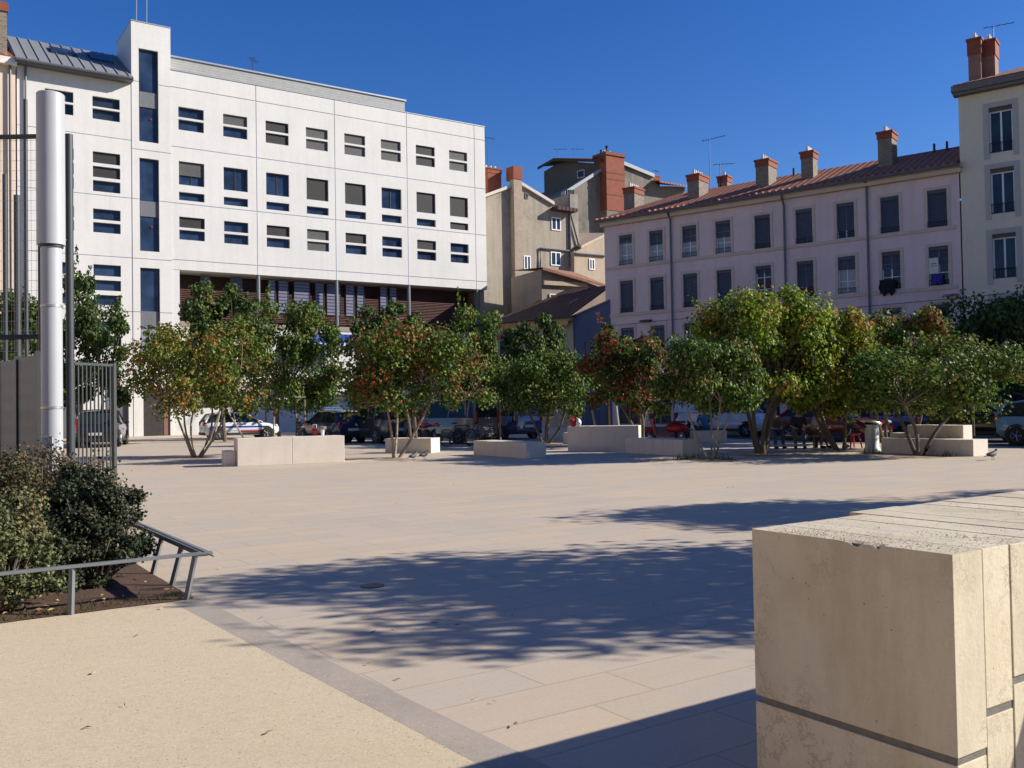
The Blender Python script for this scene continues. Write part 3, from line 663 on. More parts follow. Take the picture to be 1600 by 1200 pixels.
a = pl(890, 335, Ob, ub); b = pl(903, 385, Ob, ub); MB().tube([(a[0], -.15, a[1]), (b[0], -.15, b[1])], .08, 6).build('downpipe', pipe_m, bh)
a = pl(843, 418, Ob, ub); b = pl(843, 388, Ob, ub); c = pl(903, 394, Ob, ub); MB().tube([(a[0], -.12, a[1]), (b[0], -.12, b[1]), (c[0], -.12, c[1])], .09, 6).build('waste_pipe', pipe_m, bh)
# grey house with the big brick stack
Og = (4.5, 87)
gh_, ug, pp = frame_house([(868, 318), (884, 303), (935, 272), (966, 258), (1018, 277), (1030, 291), (1046, 291), (1070, 292)], Og, A56, 10, 'gable_house', 'old grey rendered house with a huge red brick chimney stack', grey_render)
a = pl(937, 240, Og, ug); b = pl(967, 334, Og, ug); c = MB().box(a[0], b[0], -.95, .9, b[1], a[1]).build('chimney', brick_red, gh_)
MB().box(a[0], b[0], -.9, .1, 0, b[1]-.002).build('chimney_base', grey_render, gh_)
m = MB()
for y in (273, 283, 307): q = pl(950, y, Og, ug); m.box(a[0]-.03, b[0]+.03, -.98, .93, q[1]-.09, q[1]+.09)
m.box(a[0]-.12, b[0]+.12, -1.07, 1.0, a[1]-.3, a[1]); m.build('brick_bands', M('dark brick band', (.20, .07, .04), .9, .2), c)
for i in range(5): MB().lathe([(.14, 0), (.12, .4)], (a[0]+.2+i*.36, 0, a[1]), 8).build('chimney_pot', pot_white if i % 2 else dark_joint, c)
MB().lathe([(.1, 0), (.1, .7), (.2, .75), (.05, .95)], (a[0]+.9, 0, a[1]), 8).build('cowl', iron, c)
m = MB()
for (q0, q1) in (((880, 305), (937, 269)), ((966, 256), (1020, 278))):
    a = pl(*q0, Og, ug); b = pl(*q1, Og, ug); m.add([(a[0], -.3, a[1]), (b[0], -.3, b[1]), (b[0], -.3, b[1]+.35), (a[0], -.3, a[1]+.35), (a[0], .35, a[1]), (b[0], .35, b[1]), (b[0], .35, b[1]+.35), (a[0], .35, a[1]+.35)], [[0, 1, 2, 3], [3, 2, 6, 7], [0, 4, 5, 1], [1, 5, 6, 2], [0, 3, 7, 4]])
m.build('zinc_verge', M('pale zinc verge', (.24, .26, .28), .5, .1), gh_)
a = pl(1018, 285, Og, ug); b = pl(1075, 291, Og, ug); m = MB(); m.add([(a[0], -1.2, a[1]-.1), (b[0]+.3, -1.2, b[1]-.3), (b[0], 4, b[1]+1.0), (a[0], 4, a[1]+1.3), (a[0], -1.2, a[1]-.25), (b[0]+.3, -1.2, b[1]-.45)], [[0, 1, 2, 3], [4, 5, 1, 0]]); m.build('side_roof', tile_red, gh_)
a = pl(1046, 275, Og, ug); chimney_on(gh_, a[0], 2.5, a[1]-1.6, a[1]+.5, 1.1, .9, brick_red, 1)
a = pl(988, 262, Og, ug); MB().lathe([(.3, -1.2), (.3, .2), (.42, .25), (.42, .4), (.2, .7)], (a[0], 2.5, a[1]), 10).build('cowl', iron, gh_)
for px, py, h in ((980, 235, 2.6), (993, 245, 2.0), (1050, 258, 1.8)): a = pl(px, py, Og, ug); antenna(gh_, (a[0], 2.5, a[1]-h), h, 4, .5)
pxw(gh_, Og, ug, 970, 292, 978, 312, grey_metal)
Od = (4.4, 93.5)
dh, ud, pp = frame_house([(850, 268), (870, 256), (900, 253), (940, 256)], Od, R(127.7), 9, 'attic_house', 'attic house in shade-darkened grey render with a low tiled roof behind the brick stack', dark_render)
m = MB(); a = pl(847, 268, Od, ud); b = pl(872, 254, Od, ud); c = pl(945, 256, Od, ud)
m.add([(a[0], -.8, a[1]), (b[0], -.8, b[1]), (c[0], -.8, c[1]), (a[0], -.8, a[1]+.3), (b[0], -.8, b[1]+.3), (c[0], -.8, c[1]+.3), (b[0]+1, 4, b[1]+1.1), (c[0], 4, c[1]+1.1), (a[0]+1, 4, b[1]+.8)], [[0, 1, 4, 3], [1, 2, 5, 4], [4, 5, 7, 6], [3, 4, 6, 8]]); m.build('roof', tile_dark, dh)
pxw(dh, Od, ud, 902, 267, 914, 277, tall_trim, glass, 0)
for px in (853, 880): a = pl(px, 252, Od, ud); antenna(dh, (a[0]+.8, 1.0, a[1]-2.0), 3.4, 3, 1.2)
# stone chimney house in front of it is part of the pink roof; cream annex
Oc = (5.5, 81)
cr, uc, pp = frame_house([(897, 392), (908, 388), (943, 371), (975, 374)], Oc, A56, 5, 'annex_house', 'small sunlit cream annex between the gable house and the pink row house', cream_render)
a = pl(905, 389, Oc, uc); b = pl(945, 369, Oc, uc); m = MB(); m.add([(a[0], -.3, a[1]), (b[0], -.3, b[1]), (b[0], -.3, b[1]+.25), (a[0], -.3, a[1]+.25), (a[0], 5, a[1]+.6), (b[0], 5, b[1]+1.1)], [[0, 1, 2, 3], [3, 2, 5, 4]]); m.build('roof', M('pale weathered roof edge', (.55, .42, .32), .85, .2), cr)
pxw(cr, Oc, uc, 920, 404, 929, 422, frame_white, glass, 1); a = pl(897, 396, Oc, uc); b = pl(945, 400, Oc, uc); MB().tube([(a[0], -.12, a[1]), (b[0], -.12, b[1])], .1, 6).build('waste_pipe', pipe_m, cr)
m = MB(); a = at(900, 362, 84); m.add([(a[0], 83.6, a[2]), (a[0]+3.5, 84.6, a[2]-1.6), (a[0]+3.5, 87, a[2]-.6), (a[0], 86, a[2]+.4)], [[0, 1, 2, 3]])
# lean-to shed with brown roof
Os = (3.0, 71.5)
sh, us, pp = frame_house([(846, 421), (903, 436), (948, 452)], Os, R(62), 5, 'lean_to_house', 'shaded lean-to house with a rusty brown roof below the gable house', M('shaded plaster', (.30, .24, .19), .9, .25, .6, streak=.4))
a = pl(843, 419, Os, us); b = pl(950, 449, Os, us); m = MB(); m.add([(a[0], -.5, a[1]), (b[0], -.5, b[1]), (b[0], 5, b[1]+1.9), (a[0], 5, a[1]+.5), (a[0], -.5, a[1]-.2), (b[0], -.5, b[1]-.2)], [[0, 1, 2, 3], [4, 5, 1, 0]]); m.build('roof', M('rusty tile roof', (.24, .11, .07), .85, .35, 2, .5, fine=.4), sh)
a = pl(848, 441, Os, us); b = pl(915, 447, Os, us); MB().box(a[0], b[0], -.25, .05, b[1]-.1, a[1]+.1).build('beam', cream_render, sh)
pxw(sh, Os, us, 858, 459, 869, 477, frame_white, shutter_bk, 0, -.06); pxw(sh, Os, us, 897, 455, 908, 475, frame_white, shutter_bk, 0, -.06)
# low house with ochre frieze
lowh = thing('low_house', 'low two storey house with a scalloped ochre eave frieze and a shade-darkened tiled roof', 'house', OP, RZP)
xa, za = pk(775, 507); xb, zb = pk(896, 498); zz = 7.5
hs = []
for c in (788, 868): q = pk(c, 545); hs.append((q[0]-.55, q[0]+.6, 4.3, 6.5))
m = MB(); m.facade(xa, xb, 0, zz, hs, .2, y=-.05); m.quad((xa, -.05, 0), (xa, -.05, zz), (xa, 6, zz), (xa, 6, 0)); m.quad((xb, -.05, 0), (xb, -.05, zz), (xb, 6, zz), (xb, 6, 0)); m.build('wall', cream_render, lowh)
for h in hs:
    w = window(lowh, *h, .12, glass, frame_white, 1, 1); MB().box(h[0]-.12, h[1]+.12, -.12, -.055, h[3]+.02, h[3]+.35).build('window_pelmet', M('red brown pelmet', (.25, .10, .06), .7), w)
m = MB(); n = int((xb-xa)/.3)
for k in range(n):
    c = xa+.3*k; m.prism([(c, zz), (c, zz-.35), (c+.075, zz-.5), (c+.15, zz-.35), (c+.225, zz-.28), (c+.3, zz-.35), (c+.3, zz)][::-1], -.52, -.48)
m.box(xa-.1, xb+.1, -.55, -.05, zz+.002, zz+.2); m.build('eave_frieze', frieze_yellow, lowh)
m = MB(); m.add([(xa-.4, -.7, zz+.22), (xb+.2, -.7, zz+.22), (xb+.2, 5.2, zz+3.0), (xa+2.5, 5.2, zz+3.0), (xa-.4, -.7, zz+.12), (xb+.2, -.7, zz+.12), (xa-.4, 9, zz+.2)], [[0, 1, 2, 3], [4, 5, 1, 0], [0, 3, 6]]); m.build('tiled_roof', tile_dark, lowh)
# blue house
xa2, _ = pk(897, 500); xb2, _ = pk(953, 480)
blu = thing('low_house', 'narrow blue rendered house front with a sloping parapet beside the pink row house', 'house', OP, RZP)
_, zl = pk(893, 497); _, zr = pk(953, 471)
MB().prism([(xa2+.05, 0), (xb2, 0), (xb2, zr), (xa2-.1, zl), (xa2-.1, zl-.3), (xa2+.05, zl-.35)], -.08, 5).build('wall', blue_wall, blu)
m = MB(); m.prism([(xa2-.2, zl), (xb2, zr), (xb2, zr+.12), (xa2-.2, zl+.12)], -.16, 5); m.build('coping', pipe_m, blu)
MB().box(xa2+.9, xa2+2.0, -.10, -.082, 0, 2.4).build('door', M('dark blue door', (.03, .05, .11), .6), blu)
window(blu, xa2+.9, xa2+1.9, 4.2, 6.0, -.083, glass, blue_wall, 1)
m = MB(); m.tube([(xa2-.25, -.3, zl+.1), (xa2-.1, -.35, zl+1.0), (xa2+.6, -.35, zl+1.25)], .08, 6); m.build('downpipe', pipe_m, blu)
# laundry
def cloth(name, label, px, py, w, h, mat):
    x, z = pk(px, py); m = MB(); N = 12
    vs = []; fs = []
    for j in range(9):
        for i in range(N+1):
            u, v = i/N, j/8
            vs.append((x-w/2+w*u+.03*math.sin(9*v), -.12-.04*math.sin(u*17+j*.5)-.02*v, z-h*v*(1-.22*math.sin(u*7+1)**2)))
    for j in range(8):
        for i in range(N): a = j*(N+1)+i; fs.append([a, a+1, a+N+2, a+N+1])
    m.add(vs, fs); o = m.build(name, mat, None, True); o.location = (*OP, 0); o.rotation_euler = (0, 0, RZP)
    o.modifiers.new('s', 'SOLIDIFY').thickness = .015
    return tag(o, label, 'laundry')
cloth('laundry', 'black clothes hung out over the sill of a pink house window', 1387, 437, .85, .95, M('black cloth', (.012, .012, .013), .95, .3))
cloth('laundry', 'purple blue towel hung from the window railing next to the black clothes', 1465, 428, .5, .65, M('purple cloth', (.05, .04, .26), .95, .2))
x, z = pk(1459, 415); o = MB().box(x-.24, x+.24, -.02, .02, z-.45, z+.42).build('notice', M('cream paper', (.62, .60, .50), .8, .05)); o.location = (*OP, 0); o.rotation_euler = (0, 0, RZP); tag(o, 'pale notice board standing in a pink house window above the purple towel', 'notice')
m = MB(); m.box(x-.14, x+.14, -.026, -.021, z+.08, z+.12); m.box(x-.16, x+.16, -.026, -.021, z-.04, z-.01); m.build('print', iron, o)
# ------------------------------------------------------------------ unseen houses added to bounce warm light and block blue sky
warm_r = M('warm ochre render', (.42, .33, .22), .9, .1, .5, .1, streak=.2)
def added_side_house(label, loc, rz, L, H):
    t = thing('apartment_building', label, 'building', loc, rz)
    hs = [(2+3*i-.55, 2+3*i+.55, z, z+2.1) for i in range(int((L-3)/3)) for z in (4.2, 7.5, 10.8)]
    m = MB(); m.facade(0, L, 0, H, hs, .2); m.quad((0, 0, 0), (0, 0, H), (0, 10, H), (0, 10, 0)); m.quad((L, 0, 0), (L, 0, H), (L, 10, H), (L, 10, 0)); m.quad((0, 10, 0), (0, 10, H), (L, 10, H), (L, 10, 0)); m.build('wall', warm_r, t)
    for h in hs: window(t, *h, .18, glass, frame_white, 1, 1)
    m = MB(); m.add([(-.3, -.5, H), (L+.3, -.5, H), (L+.3, 5, H+2.4), (-.3, 5, H+2.4), (-.3, 10.5, H), (L+.3, 10.5, H)], [[0, 1, 2, 3], [3, 2, 5, 4], [0, 3, 4], [1, 5, 2]]); m.build('tiled_roof', tile_red, t)
added_side_house('unseen ochre house added left of the frame for warm bounced light, facing the square', (-33, -44), R(90), 72, 14.5)
added_side_house('unseen ochre house added behind the camera to block sky light, facing the square', (34, -34), R(180), 62, 14.5)
# ------------------------------------------------------------------ stone wall in the foreground
wc = at(1481, 868, 2.763)
WP = (1.297, 2.763)
sw = thing('stone_wall', 'thick limestone block wall in the right foreground with sand on its top', 'wall', WP, TH)
H_ = 1.086
# end slab with chipped top edge
m = MB()
def yz_slab(m, poly, x0, x1):
    n = len(poly); vs = [(x0, a, b) for a, b in poly]+[(x1, a, b) for a, b in poly]
    m.add(vs, [list(range(n-1, -1, -1)), list(range(n, 2*n))]+[[i, (i+1) % n, (i+1) % n+n, i+n] for i in range(n)])
chip = [(0, H_), (.225, H_), (.235, H_-.004), (.25, H_-.013), (.262, H_-.007), (.285, H_-.002), (.31, H_-.005), (.325, H_-.015), (.345, H_-.010), (.36, H_-.004), (.40, H_), (.769, H_)]
full = [(0, .487), (0, H_)]+chip[1:]+[(.769, .487)]
rings = []
for xx, f in ((0, 1.0), (.010, .85), (.022, .4), (.036, 0), (.158, 0)):
    rings.append([(xx, q, H_-(H_-z)*f if z > .5 else z) for q, z in full])
nn = len(full); top = MB()
top.add([p for r in rings for p in r], [list(range(nn-1, -1, -1)), [4*nn+k for k in range(nn)]]+[[r*nn+k, r*nn+(k+1) % nn, (r+1)*nn+(k+1) % nn, (r+1)*nn+k] for r in range(4) for k in range(nn)])
top.build('end_slab', limestone, sw)
bot = MB(); bot.box(.002, .158, .002, .772, 0, .462); bot.build('lower_end_slab', limestone_b, sw, bevel=.003)
joints = [.158, .325]; x = .325; i = 0
cutz = [.585, .655, .52, .60, .55, .63]
x0 = .164
while x0 < 6:
    x1 = x0+.158+(.02 if i % 3 else 0); yb = .775 if x0 < .6 else .85
    zc = cutz[i % 6]; dz = random.uniform(-.002, .002); dx = random.uniform(-.0015, .0015)
    MB().box(x0, x1-.006, dx, yb, zc+.014, H_+dz).build('stone_block', limestone if i % 2 else limestone_b, sw, bevel=.0025)
    MB().box(x0, x1-.006, dx+.001, yb, 0, zc-.012).build('stone_block', limestone_b if i % 2 else limestone, sw, bevel=.0025)
    x0 = x1; i += 1
MB().box(.008, 5.9, .006, .74, 0, H_-.006).build('mortar_core', mortar, sw)
Pp = []
clus = [(.08, .42, .16, .10), (.02, .55, .08, .05), (.1, .2, .18, .06), (.35, .05, .2, .05), (.75, .35, .16, .06), (1.2, .5, .3, .2), (.3, .5, .2, .12), (2, .4, .5, .3)]
for _ in range(3200):
    if random.random() < .8:
        c = clus[min(int(abs(random.gauss(0, 2.6))), 7)]; px_, py_ = random.gauss(c[0], c[3]), random.gauss(c[1], c[2])
    else: px_, py_ = random.uniform(.01, 3), random.uniform(.01, .75)
    if .006 < px_ < 3 and .008 < py_ < .76: Pp.append((px_, py_, H_))
o = pebbles('loose_sand', Pp, .0014, .0048, [peb_mats[0], peb_mats[3], peb_mats[0], peb_mats[1], peb_mats[3], peb_mats[2]]); o.location = (*WP, 0); o.rotation_euler = (0, 0, TH)
# handrail beside the wall: its shadow falls on the lit face
hr = thing('handrail', 'dark metal stair handrail beside the stone wall', 'railing', WP, TH)
m = MB(); m.tube([(.95, -.5, .54), (1.45, -.5, 1.42)], .02, 6); m.tube([(1.05, -.5, .54), (1.5, -.5, 1.33)], .008, 5); m.build('rail', iron, hr)
for k in range(5):
    xx = .98+k*.11; MB().box(xx-.018, xx+.018, -.518, -.482, 0, 0.54+(xx-.95)*1.76).build('baluster', iron, hr)
# drain cover
g = gp(582, 916); o = MB().lathe([(.105, 0), (.105, .006), (.085, .008), (0, .008)], (g[0], g[1], .001), 24).build('drain_cover', iron); tag(o, 'small round black drain cover in the shaded paving', 'drain cover')
# ------------------------------------------------------------------ low bed rail
lr = thing('bed_rail', 'knee high grey metal rail round the planting bed, with leaning flat posts', 'railing', gp(290, 938), TH)
rh = .37
m = MB(); m.box(-6.5, .22, -.03, .03, rh-.012, rh+.012, Matrix.Rotation(R(-14), 4, 'X') if 0 else None); m.build('front_rail', grey_metal, lr, bevel=.004)
m = MB(); m.add([(.22, -.04, rh-.02), (.14, -.03, rh+.02), (.16, 4.2, rh+.02), (.24, 4.2, rh-.02), (.22, -.04, rh-.035), (.24, 4.2, rh-.035)], [[0, 3, 2, 1], [0, 4, 5, 3], [1, 2, 3, 0]]); m.box(.12, .20, .035, 4.2, rh-.03, rh+.012); m.build('side_rail', grey_metal, lr, bevel=.004)
def post(px_, py_, lx, ly):
    m = MB(); m.tube([(px_, py_, -.02), (px_+lx, py_+ly, rh-.01)], .024, 4); m.build('post', grey_metal, lr)
for k in range(5): post(.0-.86*k, .0, .08 if k == 0 else .01, .0)
for k in range(1, 5): post(.06, .72*k, .1, .0)
# ------------------------------------------------------------------ foliage
def leaf(m, p, s, nrm=None):
    a = Vector((random.gauss(0, 1), random.gauss(0, 1), random.gauss(.7, .8)));
    if nrm is not None: a = a+nrm*1.2
    a.normalize(); b = a.cross(Vector((random.gauss(0, 1), random.gauss(0, 1), random.gauss(0, 1)))).normalized(); c = a.cross(b)
    l = s*random.uniform(.75, 1.25); w = l*random.uniform(.6, .85)
    k = a*(-.22*l)
    m.add([p-b*l*.5+k, p-c*w*.5, p+b*l*.5+k, p+c*w*.5], [[0, 1, 3], [1, 2, 3]])
def crown(m, cen, rad, K, n, s, flat=.62, spray=9, rmin=.20, rmax=.34, bottom=-.85, lift=.10):
    cl = []
    t = 0
    while len(cl) < K and t < 4000:
        t += 1
        an = random.random()*6.283; rr = random.random()**.40; r = random.uniform(rmin, rmax)
        lob = 1+.14*math.sin(3*an+cen[0]*3)+.09*math.sin(5*an+cen[2]*5)
        top = 1-.58*rr**2.8; bot = bottom+lift*rr*rr
        z = bot+(top-bot)*random.random()**.7
        p = Vector((math.cos(an)*rr*lob*rad[0]*(1-r*.62), math.sin(an)*rr*lob*rad[1]*(1-r*.62), z*rad[2]*.9))
        if any((p-q).length < .16*rad[0] for q, _ in cl): continue
        cl.append((p, r*rad[0]))
    for p, r in cl:
        for _ in range(int(n/len(cl)*(.65+.7*random.random()))):
            d = Vector((random.gauss(0, 1), random.gauss(0, 1), random.gauss(0, 1))).normalized()
            rr = r*(random.random()**.5)*random.uniform(.85, 1.12)
            q = Vector(cen)+p+Vector((d.x*rr, d.y*rr, d.z*rr*flat))
            leaf(m, q, s, d*1.1)
    for _ in range(spray):
        p, r = random.choice(cl); d = Vector((p.x/rad[0], p.y/rad[1], p.z/rad[2]+.25)).normalized()+Vector((random.gauss(0, .3), random.gauss(0, .3), random.gauss(.15, .3)))
        L = r*random.uniform(.55, 1.0)
        for k in range(26):
            t = k/26; q = Vector(cen)+p+d*(L*(.4+t))+Vector((random.gauss(0, .05), random.gauss(0, .05), random.gauss(0, .05)))*(1.3-t)*2; leaf(m, q, s)
    return [(Vector(cen)+p, r) for p, r in cl]
def limb(m, a, b, r0, r1, bow=.15, n=5, sides=6):
    a = Vector(a); b = Vector(b); L = (b-a).length
    off = Vector((random.gauss(0, 1), random.gauss(0, 1), random.gauss(0, .4)))*bow*L*.5
    pts = []; rs = []
    for i in range(n+1):
        t = i/n; pts.append(a.lerp(b, t)+off*math.sin(math.pi*t)); rs.append(r0+(r1-r0)*t)
    m.tube(pts, rs, sides, False); return pts
def tree(name, label, base, box, stems, mat, n=5200, s=.115, K=26, bk=bark, group='trees on the square', sr=.055, depthr=.9, lean=None, spread=.35, bottom=-.9, flat=.75, trunk_h=None):
    bx, by = gp(*base) if base[1] > 5 and base[0] > -50 and len(base) == 2 else base[:2]
    x0, x1, yt, yb = box
    a = at(x0, yb, by); b = at(x1, yt, by)
    cx = (a[0]+b[0])/2-bx; rx = (b[0]-a[0])/2*1.14; zt = b[2]; zb = max(.4, a[2]); cz = (zt+zb)/2; rz_ = (zt-zb)/2
    t = thing(name, label, 'tree', (bx, by, 0), 0, group)
    m = MB(); cl = crown(m, (cx, 0, cz+.02*rz_), (rx, rx*depthr, rz_), K+16, int(n*1.6), s, flat, bottom=bottom)
    def fit(i, lo, hi):
        vals = sorted(v[i] for v in m.v); n_ = len(vals); p, q = vals[int(.012*n_)], vals[int((.988 if i == 0 else .9965)*n_)]
        k = (hi-lo)/(q-p); return k, lo-p*k
    rx0 = rx/1.14; kx, ox = fit(0, cx-rx0, cx+rx0); kz, oz = fit(2, zb+.22*(stems > 1), zt)
    m.v = [(v[0]*kx+ox, v[1]*kx, v[2]*kz+oz) for v in m.v]; cl = [(Vector((p.x*kx+ox, p.y*kx, p.z*kz+oz)), r) for p, r in cl]
    m.build('crown', mat, t)
    tm = MB(); tops = []
    for k in range(stems):
        an = 6.28*k/max(1, stems)+random.uniform(-.4, .4); q = Vector((math.cos(an), math.sin(an)*.8, 0))
        b0 = q*.10*(stems > 1)+Vector((0, 0, -.05)); sp = spread*rx*(stems > 1)
        tp = Vector((cx*.5+q.x*sp, q.y*sp, (trunk_h or zb+.35*rz_)))
        limb(tm, b0, tp, sr*random.uniform(.8, 1.2), sr*.62, .13, 7, 8); tops.append(tp)
    for p, r in cl:
        tp = min(tops, key=lambda q: (q-p).length+random.random()*.4); st = tp+Vector((0, 0, random.uniform(0, .2)*rz_))
        limb(tm, tp, p, sr*.45, .008, .16, 4, 5)
    tm.build('trunk', bk, t, True)
    return t
lf_orange = leafm('green and orange leaves', (0.070, 0.123, 0.017), (0.178, 0.224, 0.032), (.36, .17, .04), .40, (.20, .095, .03))
lf_red = leafm('green and rust leaves', (0.056, 0.115, 0.016), (0.161, 0.230, 0.032), (.34, .10, .04), .38, (.17, .065, .03))
lf_dark = leafm('dark green leaves', (0.039, 0.078, 0.016), (0.097, 0.152, 0.030), (.11, .13, .05), .30)
lf_green = leafm('mid green leaves', (0.045, 0.096, 0.014), (0.131, 0.194, 0.029), (.24, .19, .04), .28)
lf_bright = leafm('yellow green leaves', (0.095, 0.168, 0.013), (0.280, 0.371, 0.028), (.38, .26, .05), .36, (.24, .12, .04))
lf_yellow = leafm('yellow leaves', (0.108, 0.163, 0.013), (0.330, 0.359, 0.032), (.42, .28, .05), .42, (.25, .12, .04))
lf_deep = leafm('deep red green leaves', (0.041, 0.085, 0.014), (0.110, 0.171, 0.030), (.30, .075, .035), .44, (.14, .04, .02))
tree('multi_stem_tree', 'multi stemmed tree with orange tinged leaves left of the pale stone planter', (307, 715), (208, 424, 500, 655), 5, lf_orange, 7000, .125, 30, bark_pale, sr=.045)
tree('young_tree', 'tall dark green tree held by a slanting tripod of stakes', (352, 690), (288, 402, 446, 610), 1, lf_dark, 6500, .19, 26, sr=.11)
tree('young_tree', 'slim green tree rising from a square timber stake frame', (437, 684), (382, 530, 468, 640), 1, lf_green, 7500, .19, 28, sr=.10)
tree('multi_stem_tree', 'two stemmed tree with rust red patches beside two pigeons', (618, 715), (540, 752, 504, 652), 3, lf_red, 8500, .12, 32, bark_pale, sr=.05, depthr=.6)
tree('young_tree', 'thin dark tree showing above the rust red tree, in front of the red louvres', (648, 707), (548, 648, 474, 580), 2, lf_dark, 3600, .13, 20, sr=.06)
tree('young_tree', 'fresh green tree in front of the right end of the white building', (745, 690), (682, 792, 480, 640), 1, lf_green, 6200, .16, 26, sr=.08)
tree('multi_stem_tree', 'wide dark green tree behind the long low bench', (853, 693), (775, 935, 545, 655), 4, lf_green, 6400, .14, 28, sr=.06)
tree('young_tree', 'slender grey green tree standing before the house with the ochre frieze', (835, 686), (790, 880, 494, 600), 1, lf_dark, 3800, .16, 20, sr=.07)
tree('multi_stem_tree', 'dark tree with deep red leaves behind the rough stone wall', (1003, 696), (915, 1045, 516, 650), 4, lf_deep, 6500, .14, 28, sr=.07)
tree('young_tree', 'small dark tree peeping up before the blue house', (955, 688), (930, 985, 508, 620), 1, lf_dark, 2600, .17, 16, sr=.07)
tree('multi_stem_tree', 'low green tree on four thin bare stems at the right end of a bench', (1111, 717), (1030, 1185, 525, 652), 4, lf_green, 6400, .11, 30, bark_pale, sr=.035, spread=.45)
tree('multi_stem_tree', 'largest bright yellow green tree on a thick dark trunk', (1190, 709), (1092, 1292, 452, 645), 6, lf_bright, 11500, .115, 40, sr=.07, spread=.25)
tree('multi_stem_tree', 'yellow leaved tree behind the largest bright green tree', (1314, 704), (1195, 1350, 482, 652), 3, lf_yellow, 7800, .14, 30, sr=.07)
tree('multi_stem_tree', 'bushy green tree behind the litter bin', (1382, 692), (1285, 1420, 512, 650), 3, lf_bright, 6200, .135, 28, sr=.07)
tree('multi_stem_tree', 'tree with tall rust coloured shoots behind the bench with the block backrest', (1412, 700), (1335, 1482, 486, 650), 2, lf_red, 6200, .125, 28, sr=.06)
tree('multi_stem_tree', 'wide spreading tree on three dark stems in front of the bench with the block backrest', (1437, 712), (1350, 1585, 525, 655), 3, lf_green, 8500, .115, 34, sr=.06, spread=.5)
tree('street_tree', 'dark shaded tree at the right edge in front of the tall building', (1560, 672), (1455, 1660, 455, 640), 1, lf_dark, 7500, .2, 30, sr=.14)
tree('street_tree', 'green tree behind the ball court fence at the left', (135, 693), (60, 190, 425, 640), 2, lf_dark, 8000, .19, 30, sr=.1)
tree('street_tree', 'dark green tree seen through the court mesh at the left edge', (20, 700), (-60, 75, 455, 640), 2, lf_dark, 6500, .18, 26, sr=.1)
# trees outside the frame on the right whose shade lies on the paving
def shade_tree(label, x, y, rx, zc, rz_, n=4200):
    t = thing('street_tree', label, 'tree', (x, y, 0), 0)
    m = MB(); cl = crown(m, (0, 0, zc), (rx*1.1, rx*.74, rz_), 56, n, .13, .7, 0); m.build('crown', lf_green, t)
    tm = MB(); tp = Vector((0, 0, zc-rz_*.7)); limb(tm, (0, 0, 0), tp, .07, .05, .06, 6, 8)
    for p, r in cl: limb(tm, tp, p, .03, .008, .15, 4, 5)
    tm.build('trunk', bark, t, True)
shade_tree('nearest of three trees right of the photo frame that shade the paving', 8.75, 8.3, 3.0, 3.7, 1.4, 13000)
shade_tree('middle one of three trees right of the photo frame that shade the paving', 11.2, 13.2, 2.2, 3.6, 1.1, 9000)
shade_tree('farthest of three trees right of the photo frame that shade the paving', 16.2, 14.3, 2.3, 3.6, 1.1, 7000)
# tree pits
mp_ = MB()
for base, r in (((307, 716), .55), ((615, 718), .6), ((1111, 718), .75), ((1190, 711), .7), ((1437, 713), .8), ((852, 695), .6), ((352, 691), .8), ((437, 685), .8), ((1003, 698), .7)):
    q = gp(*base); mp_.slab([(q[0]+r*random.uniform(.8, 1.1)*math.cos(k*.524), q[1]+r*random.uniform(.8, 1.1)*math.sin(k*.524)) for k in range(12)], -.02, .004)
struct('tree_pits', mp_, M('dusty brown earth', (.30, .20, .12), .95, .3, 3, .5, fine=.4))
# shrubs in the bed
def shrub(label, px, py, rx, ry, h, mat, n, s):
    q = gp(px, py); t = thing('shrub', label, 'shrub', (q[0], q[1], 0), 0, 'shrubs in the planting bed')
    m = MB(); cl = crown(m, (0, 0, h*.52), (rx, ry, h*.5), 60, int(n*1.7), s*.85, .85, 14, .20, .32, -1.12, -.05); m.build('foliage', mat, t)
    tm = MB()
    for p, r in cl: limb(tm, (p.x*.15, p.y*.15, .0), p, .012, .003, .1, 4, 5)
    tm.build('stems', bark, t)
lf_shrub = leafm('dark shrub leaves', (0.016, 0.028, 0.013), (0.044, 0.060, 0.026), (.12, .10, .05), .34, (.10, .06, .035), .15)
lf_shrub2 = leafm('olive shrub leaves', (.075, .095, .035), (.16, .175, .075), (.22, .15, .07), .34, (.15, .09, .05), .2)
lf_shrub3 = leafm('brownish shrub leaves', (.045, .055, .022), (.10, .105, .045), (.17, .10, .05), .56, (.13, .075, .04), .2)
shrub('dark rounded shrub at the right end of the planting bed', 150, 912, .46, .58, 1.10, lf_shrub, 11000, .042)
shrub('low dark shrub between the rounded shrub and the olive one', 92, 922, .42, .45, .78, lf_shrub, 7000, .042)
shrub('tall brown tipped shrub in front of the white mast', 70, 880, .75, .7, 1.20, lf_shrub3, 9000, .042)
shrub('pale olive shrub leaning over the rail at the left edge', -5, 955, .50, .45, .95, lf_shrub2, 7000, .042)
shrub('brownish shrub at the left edge behind the olive shrub', -60, 870, .8, .7, 1.15, lf_shrub3, 6500, .045)
mw = MB(); 
for _ in range(380):
    q = along(along(B1, bed_u, -abs(random.gauss(.9, .5))), UL, abs(random.gauss(.1, .15))); h = random.uniform(.02, .07)
    a = random.random()*6.28; mw.add([(q[0]-.006, q[1], .01), (q[0]+.006, q[1], .01), (q[0]+h*.5*math.cos(a), q[1]+h*.5*math.sin(a), h)], [[0, 1, 2]])
